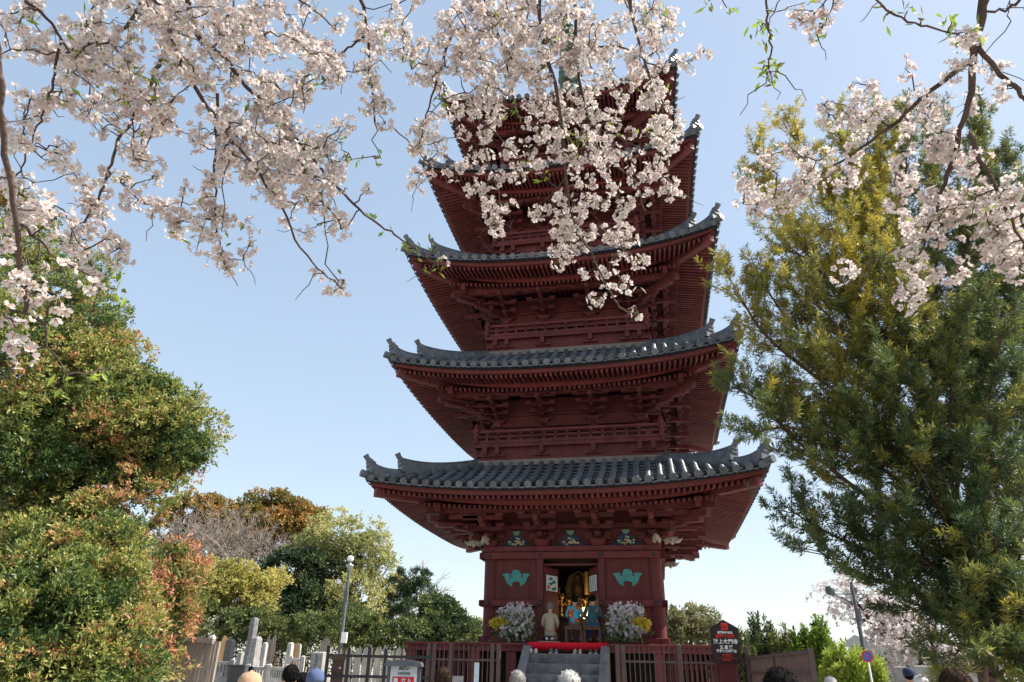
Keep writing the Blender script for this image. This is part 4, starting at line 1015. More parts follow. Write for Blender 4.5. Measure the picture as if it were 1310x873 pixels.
# stone balustrades
def balustrade(x0, x1, ytop, Y, mm, lab, n):
    Y = 30 + (Y - 17) * .6
    a = atY(x0, ytop, Y); b = atY(x1, ytop, Y); zg = gz(a.x, Y); H = a.z - zg; L = b.x - a.x
    t = empty('stone_balustrade', (a.x, Y, zg)); tag(t, lab, 'stone fence', 'low stone fences around the graves')
    m = MB(); m.box((L / 2, 0, H - .06), (L, .14, .12)); m.build('rail', mm, t, .01)
    m = MB(); m.box((L / 2, 0, .25), (L, .22, .5)); m.build('base', mm, t)
    for i in range(n): m = MB(); m.box((L * (i + .5) / n, 0, (H - .12 + .5) / 2), (L / n * .45, .09, H - .62)); m.build('baluster', mm, t)
    for x in (0, L): m = MB(); m.box((x, 0, H / 2 + .03), (.15, .15, H + .06)); m.box((x, 0, H + .08), (.15, .15, .05), taper=.5); m.build('post', mm, t)
balustrade(273, 298, 846, 19, STONE, 'grey stone fence right of the plank fence', 6)
balustrade(318, 341, 853, 18, STONE, 'grey stone fence before the tall grey gravestone', 6)
balustrade(345, 368, 853, 17.5, STONEL, 'pale stone fence with close balusters behind the people', 8)
balustrade(372, 388, 842, 22, STONEL, 'small pale stone fence below the yellow tablets', 4)
# dark low tomb and boulders
c_, w = span(297, 317, 853, 31.2); zg = gz(0, 31.2); t = empty('low_tomb', (c_.x, 31.2, zg)); tag(t, 'low dark polished tomb between two stone fences', 'tomb')
m = MB(); m.box((0, 0, (c_.z - zg) / 2), (w, .7, c_.z - zg)); m.build('body', STONEK, t, .02); m = MB(); m.box((0, 0, c_.z - zg + .04), (w * 1.1, .8, .08)); m.build('cap', STONEK, t, .02)
for x0, x1, y, lab in ((203, 214, 866, 'rounded grey stone at the foot of the plank fence'), (224, 234, 868, 'small rounded tan stone at the foot of the plank fence')):
    c_, w = span(x0, x1, y, 15.5); m = MB(); m.ball((0, 0, 0), (w / 2, w / 2, .35), 12, 8); o = m.build('rounded_stone', STONE); zg = gz(0, 15.5); o.location = (c_.x, 15.5, c_.z - .35); o.scale = (1, 1, 1); tag(o, lab, 'stone')
    # set on a kerb stone so that it rests
    m = MB(); m.box((0, 0, (c_.z - .62 - zg) / 2), (w * 1.3, .5, max(.1, c_.z - .62 - zg))); k_ = m.build('kerb_stone', STONE); k_.location = (c_.x, 15.5, zg); tag(k_, 'grey block under the ' + lab.split(' at ')[0], 'stone')
# left lamp post
Y = 38; b_ = atY(436, 835, Y); tp = atY(449, 712, Y); zg = gz(b_.x, Y); H = tp.z - zg; x0 = (atY(441, 780, Y)).x
t = empty('street_lamp', (x0, Y, zg)); tag(t, 'grey street lamp with a white globe beside the graves on the left', 'street lamp')
sc_ = .032 * 1.0
m = MB(); m.tube([(0, 0, 0), (0, 0, H * .6), (0, 0, H - .75)], [.1, .09, .075], 10); m.lathe([(.17, 0), (.17, .5), (.1, .55)], n=10); m.build('pole', DSTEEL, t)
m = MB(); m.ball((0, 0, H - .12), (.18, .18, .16), 14, 9); m.build('globe', GLOBE, t)
m = MB(); m.lathe([(.07, H - .75), (.1, H - .6), (.22, H - .5), (.22, H - .44), (.08, H - .4), (.07, H - .28), (.14, H - .25)], n=12); m.build('collar', STEEL, t)
m = MB(); m.tube([(0, 0, H - 1.75), (-.25, 0, H - 1.45), (-.42, 0, H - 1.4)], .03, 6); m.build('bracket_arm', STEEL, t); m = MB(); m.box((-.48, 0, H - 1.28), (.18, .16, .2)); m.build('camera_box', WHITE, t)
m = MB(); zz = atY(444, 816, Y).z - zg; m.box((.16, -.1, zz), (.27, .2, .5)); m.build('white_box', WHITE, t)
m = MB(); m.box((-.02, 0, H - 2.0), (.2, .2, .5)); m.build('control_box', DSTEEL, t)

# ------------------------------------------------------------------ right side
Y = 27; b_ = atY(1110, 873, Y); tp = atY(1092, 745, Y); xa = atY(1100, 805, Y).x; zg = gz(b_.x, Y); H = tp.z - zg
t = empty('street_lamp', (xa, Y, zg)); tag(t, 'dark street lamp with two arms in front of the far cherry tree', 'street lamp')
m = MB(); m.tube([(0, 0, 0), (0, 0, H * .5), (0, 0, H)], [.085, .075, .055], 10); m.lathe([(.14, 0), (.14, .6), (.09, .65)], n=10); m.build('pole', DSTEEL, t)
for s, L in ((-1, .8), (1, .52)):
    m = MB(); za = H - .48
    m.tube([(0, 0, za - .32), (s * L * .5, 0, za - .1), (s * L, 0, za + .02)], .03, 6); m.tube([(0, 0, za + .05), (s * L, 0, za + .05)], .022, 6); ar = m.build('arm', DSTEEL, t)
    m = MB(); cx_ = s * (L + .05)
    if s < 0: m.lathe([(.03, za + .34), (.14, za + .3), (.18, za + .18), (.14, za + .05), (.07, za)], (cx_, 0, 0), 14)
    else: m.lathe([(.04, za + .38), (.12, za + .34), (.14, za + .24), (.1, za + .12), (.05, za + .05)], (.1, .1, 0), 12)
    m.build('lamp_head', DSTEEL, ar)
m = MB(); m.box((.07, -.02, H - 1.15), (.1, .1, .45)); m.build('control_box', DSTEEL, t)
# round traffic sign
Y = 22; c0 = atY(1107, 840, Y); zg = gz(c0.x, Y); t = empty('round_traffic_sign', (c0.x + .06, Y, zg), R(-14)); tag(t, 'round blue road sign with red rim on a white post', 'road sign')
h = c0.z - zg; rd = .16
BLU = mat('sign_blue', (.04, .12, .42), .4, .1, 5)
m = MB(); m.tube([(0, .03, 0), (0, .03, h + .1)], .03, 8); m.build('post', WHITE, t)
def disc(r_, y, mm, nm, z=h):
    m = MB(); m.plate([(r_ * math.cos(2 * math.pi * i / 24), z + r_ * math.sin(2 * math.pi * i / 24)) for i in range(24)], y, y + .006); return m.build(nm, mm, t)
disc(rd, -.01, REDP, 'rim'); disc(rd * .8, -.018, BLU, 'blue_field')
m = MB(); m.box((0, -.021, h), (rd * 1.7, .006, rd * .2), rot=Matrix.Rotation(R(45), 3, 'Y')); m.build('red_slash', REDP, t)
# pale building behind, grey slabs
Y = 46; a = atY(1122, 845, Y); b = atY(1230, 845, Y); zr = atY(1140, 818, Y).z; zw = atY(1140, 826, Y).z; zg = .65
t = empty('low_building', ((a.x + b.x) / 2, Y, zg)); tag(t, 'low pale building with grey roof behind the far cherry tree', 'building'); L = b.x - a.x
m = MB(); m.box((0, 1.5, (zw - zg) / 2), (L, 4, zw - zg)); m.build('wall', mat('pale_render', (.48, .46, .43), .9, .12, 2), t)
m = MB(); m.M = Matrix.Translation((0, 1.5, 0)); m.sweep([(-L / 2 - .4, 0, zw - zg), (L / 2 + .4, 0, zw - zg)], [(-2.5, 0), (2.5, 0), (0, zr - zw + .3)]); m.build('roof', mat('grey_sheet_roof', (.36, .36, .36), .6, .2, 4), t)
for i in range(5): m = MB(); m.box((-L / 2 + L * (i + .5) / 5, -.53, (zw - zg) * .55), (.9, .06, 1.1)); fo = m.build('window', WHITE, t); m = MB(); m.box((-L / 2 + L * (i + .5) / 5, -.57, (zw - zg) * .55), (.75, .03, .95)); m.build('pane', STONEK, fo)
for x0, x1, y, Y, lab in ((1141, 1158, 853, 26, 'leftmost grey concrete slab below the far cherry tree'), (1168, 1190, 852, 25, 'wide grey concrete slab left of the leaning cherry trunk'), (1236, 1250, 859, 24, 'grey concrete slab close to the big conifer trunk')):
    c_, w = span(x0, x1, y, Y); zg = gz(0, Y); t = empty('concrete_slab', (c_.x, Y, zg), R(-10)); tag(t, lab, 'slab', 'grey slabs under the far cherry tree'); H = c_.z - zg
    m = MB(); m.box((0, 0, H / 2), (w, .25, H), taper=.96); m.build('slab', STONE, t, .02); m = MB(); m.box((0, 0, .12), (w * 1.2, .6, .24)); m.build('base', STONE, t)

# ------------------------------------------------------------------ visitors: only their heads reach into the picture
VG = 'visitors in front of the pagoda'
def visitor(px, top, Y, label, hair, jacket, hat=None, skin=SKIN, rz=0):
    p = atY(px, top, Y); zg = gz(p.x, Y); H = p.z - zg
    person(label, (p.x, Y - .02, zg), rz + math.atan2(-(p.x - 2.3), 22 - Y) , H * 1.7 / 1.735, 'stand', jacket, DGREYC, hair, VG, hat, skin)
visitor(322, 864, 6.2, 'person in orange cap in front of the stone fence', HDG, ORANGEC, hat=ORANGEC)
visitor(322, 853.5, 17, 'person with black hair far back behind the orange cap', HBLACK, NAVYC)
visitor(374, 853, 9.0, 'person with short black hair before the pale stone fence', HBLACK, DGREYC)
visitor(389, 863, 9.5, 'person with black hair beside the faded blue cap', HBLACK, NAVYC)
visitor(405, 859, 8.4, 'person in faded blue cap before the wide grey gravestone', HDG, NAVYC, hat=CAPB)
visitor(567.5, 856, 9.2, 'person with brown hair left of the stone steps', HBROWN, DGREYC)
visitor(662, 860, 9.6, 'person with grey hair at the left side wall of the steps', HGREY, NAVYC)
visitor(728, 861.5, 6.4, 'person with whitish grey hair before the middle of the stone steps', HWHITE, BEIGE)
visitor(996, 860, 4.4, 'person with black hair below the slatted screen fence', HBLACK, DGREYC)
visitor(1061, 868, 12, 'person in white cap beside the bright green bush', HGREY, WHITEC, hat=WHITEC)
visitor(1161, 856, 13, 'person in dark cap and blue shirt by the grey slabs', HBLACK, BLUEC, hat=NAVYC)
visitor(1176, 866.5, 11, 'person in white hat right of the blue shirt', HGREY, WHITEC, hat=WHITEC)
visitor(1218, 860, 5.2, 'person with dark brown hair near the big conifer', HBROWN, DGREYC)

# ------------------------------------------------------------------ trees
def limb(mb, pts, r0, r1, n=6, sub=3):
    P = smooth_path(pts, sub); k = len(P) - 1
    mb.tube(P, [r0 + (r1 - r0) * (i / k) ** .8 for i in range(k + 1)], n)
def jit(p, s): return Vector((p[0] + random.gauss(0, s), p[1] + random.gauss(0, s), p[2] + random.gauss(0, s)))
def blob(px, py, rx, ry, Y, n, depth=1.0, tint=None):
    c = atY(px, py, Y); wx = abs(atY(px + rx, py, Y).x - atY(px - rx, py, Y).x) / 2; wz = abs(atY(px, py - ry, Y).z - atY(px, py + ry, Y).z) / 2
    return (c, (wx, min(wx, wz) * depth, wz), n, tint)
def crown_points(b, shell=.5):
    c, r, n, tint = b; d = sphere_dirs(n); q = shell + (1 - shell) * RNG.random(n) ** .6
    ph = RNG.uniform(0, 6.28, 6)
    lump = 1 + .16 * np.sin(3.1 * d[:, 0] * 2 + ph[0]) * np.sin(3.3 * d[:, 2] * 2 + ph[1]) + .12 * np.sin(6 * d[:, 2] + ph[2]) * np.cos(7 * d[:, 0] + ph[3])
    return np.array(c)[None] + d * (q * lump)[:, None] * np.array(r)[None], d
def tree(name, label, cat, blobs, trunk, leafL, leafW, per, cr, lm, bark, group=None, r0=.2, up=.3, tint_by=None, shell=.5, droop=0.0, flat=.8, hue=.5, hspread=.25, sub=7, twig=True):
    base = Vector(trunk[0]); t = empty(name, base); tag(t, label, cat, group)
    tr = MB(); cb = MB(); tr.M = cb.M = Matrix.Translation(-base)
    limb(tr, trunk, r0, r0 * .45, 10, 4); tp_ = smooth_path(trunk, 4)
    Vs, Fs, Ts, off = [], [], [], 0
    for b in blobs:
        nc = max(4, int(b[2] / 3.2)); C, d = crown_points((b[0], b[1], nc, b[3]), shell); cc = b[0]
        att = min(tp_[len(tp_) // 3:], key=lambda p: (p - cc).length); mid = att.lerp(cc, .5) + Vector((0, 0, .08 * (cc - att).length))
        limb(cb, [att, jit(mid, .05 * (cc - att).length), cc], r0 * .42, r0 * .16, 7)
        for q in range(nc):
            e = Vector(C[q]); s_ = mid.lerp(cc, random.uniform(.1, 1)); limb(cb, [s_, jit(s_.lerp(e, .55), .1 * (e - s_).length), e], r0 * .15, .008, 4, 2)
        # every clump is a dome of leaf tufts facing up and out, hollow below
        tl = 11; nt_ = max(6, int(per * 3.0 / tl)); rc = cr * RNG.uniform(.85, 1.9, nc); N = nc * nt_; ci = np.repeat(np.arange(nc), nt_)
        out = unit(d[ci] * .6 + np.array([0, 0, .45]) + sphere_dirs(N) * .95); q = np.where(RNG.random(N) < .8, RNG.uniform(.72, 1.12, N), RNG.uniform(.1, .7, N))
        T = C[ci] + out * (rc[ci] * q)[:, None] * np.array([1, 1, flat]); 
        P = np.repeat(T, tl, 0) + RNG.normal(0, leafL * .38, (N * tl, 3))
        D = np.repeat(out, tl, 0) * .6 + np.array([0, 0, up - droop]) + sphere_dirs(N * tl) * .9
        V, Fc = leaf_arrays(P, D, leafL * RNG.uniform(.6, 1.25, len(P)), leafW * RNG.uniform(.8, 1.2, len(P)))
        h = hue if b[3] is None else b[3]
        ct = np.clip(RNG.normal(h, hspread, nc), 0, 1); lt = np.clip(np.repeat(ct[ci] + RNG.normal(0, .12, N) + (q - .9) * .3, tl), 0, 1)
        Vs.append(V - np.array(base)); Fs.append(Fc + off); off += len(V); Ts.append(np.repeat(lt, 4))
    to = tr.build('trunk', bark, t); cb.build('branches', bark, to)
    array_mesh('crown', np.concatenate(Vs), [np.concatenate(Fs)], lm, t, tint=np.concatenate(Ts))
    return t
def gp(px, Y): p = atY(px, 860, Y); return Vector((p.x, Y, gz(p.x, Y)))

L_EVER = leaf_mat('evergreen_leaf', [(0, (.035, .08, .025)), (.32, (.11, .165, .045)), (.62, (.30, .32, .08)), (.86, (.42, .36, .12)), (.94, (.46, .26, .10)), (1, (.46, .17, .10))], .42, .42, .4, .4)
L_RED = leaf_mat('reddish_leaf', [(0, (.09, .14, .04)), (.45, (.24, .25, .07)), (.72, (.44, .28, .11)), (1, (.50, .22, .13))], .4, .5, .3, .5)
L_CAMPH = leaf_mat('camphor_leaf', [(0, (.07, .08, .025)), (.5, (.19, .17, .045)), (.8, (.32, .20, .05)), (1, (.38, .20, .06))], .3, .5, .3, .4)
L_YEL = leaf_mat('spring_yellow_leaf', [(0, (.24, .25, .07)), (.5, (.46, .42, .12)), (1, (.56, .49, .17))], .4, .6, .2, .5)
L_DARK = leaf_mat('dark_green_leaf', [(0, (.02, .042, .022)), (.5, (.042, .075, .036)), (1, (.10, .13, .045))], .3, .5, .3, .4)
L_MID = leaf_mat('mid_green_leaf', [(0, (.035, .06, .025)), (.5, (.08, .12, .04)), (1, (.18, .20, .06))], .3, .5, .3, .4)
L_LIGHT = leaf_mat('light_green_leaf', [(0, (.20, .23, .09)), (.5, (.36, .37, .14)), (1, (.48, .45, .19))], .4, .6, .2, .5)
L_BRIGHT = leaf_mat('bright_green_leaf', [(0, (.08, .15, .025)), (.5, (.21, .31, .04)), (1, (.36, .42, .07))], .4, .5, .3, .5)
L_OLIVE = leaf_mat('olive_leaf', [(0, (.10, .11, .05)), (.5, (.20, .20, .09)), (1, (.30, .26, .13))], .35, .6, .2, .5)
L_FARCH = leaf_mat('far_cherry_blossom', [(0, (.56, .49, .48)), (1, (.76, .71, .70))], .35, .8, .1, .5)

# big evergreen at the left edge
tree('evergreen_tree', 'large glossy evergreen tree with yellow and red young leaves at the left edge', 'tree',
     [blob(5, 295, 60, 40, 12.6, 46, 1.0, .5), blob(45, 355, 72, 58, 12.3, 85), blob(90, 425, 52, 46, 12.2, 66, 1, .5), blob(45, 470, 90, 70, 11.8, 110), blob(128, 478, 34, 30, 12.0, 34, 1, .52), blob(165, 522, 55, 38, 12.0, 70),
      blob(212, 560, 38, 26, 12.0, 42, 1, .52), blob(190, 588, 38, 24, 12.4, 36), blob(90, 545, 80, 50, 11.7, 90), blob(25, 590, 80, 60, 11.6, 90), blob(150, 580, 46, 36, 12.2, 44), blob(95, 640, 46, 28, 12.0, 26, 1, .3), blob(192, 622, 26, 22, 12.2, 16, 1, .45), blob(30, 665, 70, 50, 12, 64, 1, .5), blob(135, 690, 46, 30, 11.6, 40, 1, .5), blob(60, 705, 90, 44, 11.2, 90, 1, .5), blob(-70, 500, 80, 160, 12.5, 80)],
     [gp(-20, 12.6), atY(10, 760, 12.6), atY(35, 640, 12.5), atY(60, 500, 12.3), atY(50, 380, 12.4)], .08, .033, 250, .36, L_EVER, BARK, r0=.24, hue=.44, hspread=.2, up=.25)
# lower shrub with pale and reddish shoots
tree('photinia_shrub', 'dense shrub with pale green leaves and reddish shoots in the lower left corner', 'shrub',
     [blob(40, 795, 90, 70, 10.2, 120), blob(115, 775, 56, 48, 10.6, 76), blob(145, 838, 54, 46, 10.4, 66), blob(60, 735, 74, 40, 10.6, 66), blob(150, 735, 30, 26, 10.8, 20, 1, .6), blob(-30, 800, 70, 90, 10.4, 60), blob(20, 880, 90, 50, 9.8, 90), blob(110, 885, 70, 40, 10.2, 60)],
     [gp(40, 10.6), atY(50, 860, 10.6), atY(60, 800, 10.6), atY(70, 740, 10.6)], .074, .03, 215, .26, L_EVER, BARK, r0=.1, hue=.46, hspread=.24)
tree('red_leaved_tree', 'small tree with orange red spring leaves beside the plank fence', 'tree',
     [blob(205, 740, 38, 26, 15.5, 46, 1, .42), blob(175, 785, 40, 40, 15.2, 60, 1, .25), blob(212, 775, 30, 28, 15.4, 40, 1, .5), blob(185, 830, 32, 30, 15.0, 44, 1, .5), blob(230, 722, 18, 12, 15.6, 14, 1, .85), blob(215, 745, 18, 14, 15.0, 14, 1, .8), blob(205, 800, 18, 16, 14.8, 14, 1, .75), blob(190, 845, 16, 12, 14.7, 12, 1, .8)],
     [gp(200, 15.6), atY(205, 840, 15.6), atY(212, 790, 15.6), atY(215, 740, 15.6)], .12, .045, 70, .30, L_RED, BARK, r0=.1, hue=.55, hspread=.25)
# grove behind the cemetery
GR = 'trees behind the cemetery'
def far(name, label, blobs, trunk, **k): return tree(name, label, 'tree', blobs, trunk, group=GR, **k)
far('camphor_tree', 'tall orange brown domed tree standing highest in the grove', [blob(352, 662, 36, 24, 58, 90, 1), blob(322, 678, 24, 18, 57, 50), blob(380, 674, 20, 24, 58, 50), blob(350, 690, 40, 22, 59, 40, 1, .35), blob(392, 705, 20, 14, 58, 22), blob(308, 700, 20, 20, 58, 24, 1, .3)],
    [gp(350, 58), atY(352, 780, 58), atY(348, 720, 58), atY(352, 670, 58)], leafL=0.264, leafW=0.143, per=120, cr=0.825, lm=L_CAMPH, bark=BARK, r0=.5, hue=.62, shell=.55)
far('camphor_tree', 'wide orange brown tree seen behind the bare twigs', [blob(255, 662, 40, 20, 66, 80), blob(215, 690, 34, 24, 66, 60, 1, .4), blob(290, 680, 34, 26, 66, 60), blob(250, 720, 60, 30, 66, 60, 1, .25)],
    [gp(252, 66), atY(252, 790, 66), atY(252, 730, 66), atY(252, 690, 66)], leafL=0.308, leafW=0.165, per=100, cr=0.935, lm=L_CAMPH, bark=BARK, r0=.5, hue=.6)
far('willow_like_tree', 'tall loose pale green tree behind the street lamp', [blob(428, 698, 38, 28, 50, 80), blob(462, 712, 24, 34, 50, 60), blob(405, 712, 24, 26, 50.5, 50), blob(415, 740, 36, 34, 51, 70, 1, .4), blob(460, 772, 34, 38, 49, 100, 1, .75), blob(484, 690, 9, 14, 50, 10), blob(438, 790, 30, 26, 49, 60, 1, .85), blob(480, 740, 18, 22, 49.5, 30, 1, .6)],
    [gp(440, 50), atY(445, 790, 50), atY(448, 740, 50), atY(452, 700, 50)], leafL=0.250, leafW=0.106, per=60, cr=0.775, lm=L_LIGHT, bark=BARK, r0=.3, hue=.45)
far('spring_tree', 'yellow tree with feathery spring flowers above the gravestones', [blob(285, 745, 42, 24, 44, 80), blob(312, 765, 36, 22, 44, 70), blob(258, 770, 32, 24, 44.5, 50, 1, .35), blob(335, 752, 22, 14, 44, 30), blob(290, 785, 40, 16, 44.5, 40, 1, .3)],
    [gp(250, 45), atY(252, 820, 45), atY(262, 785, 45), atY(285, 750, 45)], leafL=0.200, leafW=0.088, per=95, cr=0.550, lm=L_YEL, bark=BARK, r0=.2, hue=.6)
far('dark_conifer_tree', 'dense dark green tree between the yellow tree and the street lamp', [blob(378, 735, 34, 28, 48, 70), blob(365, 775, 38, 30, 48, 80), blob(400, 765, 26, 34, 48.5, 60, 1, .7), blob(350, 800, 34, 22, 47, 50)],
    [gp(385, 48), atY(388, 830, 48), atY(380, 770, 48), atY(378, 730, 48)], leafL=0.275, leafW=0.125, per=85, cr=0.688, lm=L_DARK, bark=BARK, r0=.28, hue=.45)
far('pine_tree', 'open crowned pine with layered tufts left of the pagoda', [blob(515, 742, 13, 8, 50, 24), blob(538, 740, 12, 7, 50, 22), blob(505, 757, 13, 8, 50, 22), blob(543, 753, 8, 7, 50, 12), blob(525, 765, 20, 11, 50, 36), blob(500, 776, 16, 10, 50, 28), blob(520, 792, 34, 18, 49, 70), blob(545, 778, 14, 9, 50, 24)],
    [gp(512, 50), atY(514, 820, 50), atY(518, 775, 50), atY(524, 742, 50)], leafL=0.213, leafW=0.056, per=80, cr=0.338, lm=L_DARK, bark=BARK, r0=.18, hue=.6, up=.8)
far('rounded_tree', 'rounded mid green tree just left of the pagoda wall', [blob(570, 797, 32, 20, 45, 80), blob(548, 815, 28, 16, 44, 60), blob(590, 812, 20, 14, 45, 44), blob(560, 780, 12, 8, 45, 18)],
    [gp(568, 45), atY(568, 840, 45), atY(570, 815, 45), atY(570, 795, 45)], leafL=0.213, leafW=0.106, per=90, cr=0.525, lm=L_MID, bark=BARK, r0=.16, hue=.4)
far('broadleaf_bush', 'pale grey green bush between the pine and the row of wooden tablets', [blob(478, 812, 30, 16, 43, 70), blob(452, 805, 18, 18, 44, 36), blob(510, 815, 20, 12, 43, 40)],
    [gp(480, 43), atY(480, 850, 43), atY(480, 830, 43), atY(480, 812, 43)], leafL=0.188, leafW=0.088, per=85, cr=0.500, lm=L_MID, bark=BARK, r0=.08, hue=.65)
far('broadleaf_bush', 'light green bushes right behind the tall grey gravestone', [blob(345, 806, 26, 14, 43, 50), blob(375, 805, 24, 14, 43, 40), blob(405, 812, 20, 18, 43, 40, 1, .8), blob(318, 800, 24, 14, 43, 40, 1, .3), blob(425, 800, 16, 24, 43, 34, 1, .75)],
    [gp(360, 43), atY(360, 850, 43), atY(360, 830, 43), atY(360, 808, 43)], leafL=0.188, leafW=0.081, per=85, cr=0.500, lm=L_MID, bark=BARK, r0=.08, hue=.75)
far('broadleaf_bush', 'shaded green bush under the yellow spring tree', [blob(265, 800, 22, 20, 42.5, 50), blob(300, 806, 18, 16, 42.5, 36), blob(240, 806, 16, 16, 42.5, 30)],
    [gp(265, 42.5), atY(265, 850, 42.5), atY(265, 825, 42.5), atY(265, 805, 42.5)], leafL=0.188, leafW=0.081, per=80, cr=0.475, lm=L_MID, bark=BARK, r0=.08, hue=.7)
far('far_tree', 'low far tree peeking out beside the pagoda column', [blob(606, 818, 14, 9, 66, 30), blob(596, 824, 12, 7, 66, 20)], [gp(606, 66), atY(606, 845, 66), atY(606, 830, 66), atY(606, 818, 66)], leafL=0.375, leafW=0.188, per=70, cr=0.750, lm=L_OLIVE, bark=BARK, r0=.15, hue=.3)
def hedge(label, x0, x1, Y, h, lm, hue):
    n = int((x1 - x0) * 130 * h); t = empty('hedge', ((x0 + x1) / 2, Y, .65)); tag(t, label, 'hedge', 'hedges along the edge of the grounds')
    bx = (x0 + x1) / 2; P = np.stack([RNG.uniform(x0, x1, n) - bx, RNG.normal(0, .45, n), RNG.uniform(0, 1, n) ** .7 * h], -1); P[:, 2] *= 1 + .22 * np.sin(P[:, 0] * 1.3) * np.sin(P[:, 0] * .47 + 1)
    V, Fc = leaf_arrays(P, sphere_dirs(n) + np.array([0, -.3, .4]), RNG.uniform(.16, .3, n), RNG.uniform(.08, .13, n)); array_mesh('foliage', V, [Fc], lm, t, tint=np.repeat(np.clip(RNG.normal(hue, .2, n), 0, 1), 4))
    m = MB()
    for i in range(int(x1 - x0)): m.tube([(x0 - bx + i + .5, 0, 0), (x0 - bx + i + .5 + random.gauss(0, .2), random.gauss(0, .1), h * .8)], [.05, .02], 5)
    m.build('stems', BARK, t)
hedge('long dark green hedge closing the cemetery on the left', -46, -.5, 52, 2.8, L_MID, .4)
hedge('long green hedge behind the trees right of the pagoda', 3, 34, 40, 1.8, L_MID, .45)
# bare tree: nothing but forking twigs
def bare(label, px, Y, topy, seed, spread, levels=6):
    rr = random.Random(seed); b = gp(px, Y); H = atY(px, topy, Y).z - b.z
    t = empty('bare_tree', b); tag(t, label, 'tree', GR); tk = MB(); br = MB()
    def grow_(p, d, L, r, lv, mb):
        q = p + d * L; mid_ = p.lerp(q, .5) + Vector((rr.gauss(0, .05), rr.gauss(0, .05), rr.gauss(0, .03))) * L
        mb.tube([p, mid_, q], [r, r * .85, r * .7], 6 if lv > 3 else 3, cap=False)
        if lv == 0: return
        for i in range(3 if lv > 2 else rr.choice([2, 3])):
            nd = (d + Vector((rr.gauss(0, spread), rr.gauss(0, spread), rr.gauss(.12, .3)))).normalized(); grow_(q, nd, L * rr.uniform(.62, .86), max(r * .62, .012), lv - 1, br)
    grow_(Vector((0, 0, 0)), Vector((.05, 0, 1)), H * .26, H * .018, levels, tk)
    to = tk.build('trunk', BARKT, t); br.build('twigs', BARKT, to)
bare('bare grey tree with many fine twigs in the grove', 225, 50, 640, 4, .55, 7)
bare('bare grey tree with thin spreading twigs right of the other bare one', 275, 52, 650, 9, .55, 7)
bare('leafless slender tree rising out of the pale green tree', 470, 52, 660, 21, .32, 5)
# right of the pagoda
GR2 = 'trees right of the pagoda'
def far2(name, label, blobs, trunk, **k): return tree(name, label, 'tree', blobs, trunk, group=GR2, **k)
far2('olive_tree', 'pale olive rounded tree beside the right pagoda column', [blob(884, 806, 28, 22, 45, 80), blob(870, 818, 18, 14, 45, 36), blob(900, 818, 16, 14, 45, 36)], [gp(884, 45), atY(884, 850, 45), atY(884, 825, 45), atY(884, 806, 45)], leafL=.2, leafW=.09, per=90, cr=.5, lm=L_OLIVE, bark=BARK, r0=.2, hue=.5)
def spray_bush(name, label, cat, px, top, rx, Y, ns, per, L, W, lm, hue, group=None):
    """many rising stems, each clothed in leaves: a ragged top of separate tips"""
    b = gp(px, Y); wx = abs(atY(px + rx, 860, Y).x - atY(px, 860, Y).x); H = atY(px, top, Y).z - b.z
    t = empty(name, b); tag(t, label, cat, group); m = MB(); Ps, Ds, Ts = [], [], []
    for i in range(ns):
        u = random.uniform(-1, 1); v = random.uniform(-1, 1); q = math.hypot(u, v)
        if q > 1: u /= q; v /= q; q = 1
        h = H * (1 - .38 * q * q) * random.uniform(.68, 1.02); tip = Vector((u * wx, v * wx, h)); foot = Vector((u * wx * .45, v * wx * .45, 0)); mid = foot.lerp(tip, .5) + Vector((u * wx * .12, v * wx * .12, 0))
        m.tube([foot, mid, tip], [.018, .012, .004], 4, cap=False)
        g_ = RNG.random(per) ** .8 * .9 + .1; P = np.where((g_ < .5)[:, None], np.array(foot) + (np.array(mid) - np.array(foot)) * (g_ * 2)[:, None], np.array(mid) + (np.array(tip) - np.array(mid)) * (g_ * 2 - 1)[:, None])
        o = sphere_dirs(per); rad = (1.06 - g_) * .32 * min(wx, .9) + .03; Ps.append(P + o * (rad * RNG.random(per) ** .5)[:, None]); Ds.append(o * .7 + np.array([u * .3, v * .3, .75]) + sphere_dirs(per) * .4); Ts.append(np.clip(hue + random.gauss(0, .14) + (g_ - .6) * .5, 0, 1))
    P = np.concatenate(Ps); V, Fc = leaf_arrays(P, np.concatenate(Ds), L * RNG.uniform(.6, 1.3, len(P)), W); array_mesh('foliage', V, [Fc], lm, t, tint=np.repeat(np.concatenate(Ts), 4)); m.build('stems', BARK, t)
spray_bush('bright_bush', 'bright yellow green bush in front of the dark street lamp', 'bush', 1091, 814, 36, 24, 74, 150, .18, .047, L_BRIGHT, .6)
for px, top, rx, Y, hh, lm, lab in ((948, 796, 19, 30, .5, L_MID, 'upright yellowish green tree just right of the dark sign board'), (978, 782, 24, 31, .3, L_MID, 'tall upright green tree in the middle of the row right of the sign'), (1006, 800, 20, 30, .7, L_MID, 'shorter yellowish tree in the row right of the sign'), (1030, 796, 18, 29, .2, L_BRIGHT, 'upright green tree at the right end of the row'), (1056, 778, 15, 28, .1, L_BRIGHT, 'slim pointed green tree behind the bright green bush')):
    spray_bush('upright_tree', lab, 'tree', px, top, rx, Y, 60, 190, .19, .055, lm, hh, GR2)
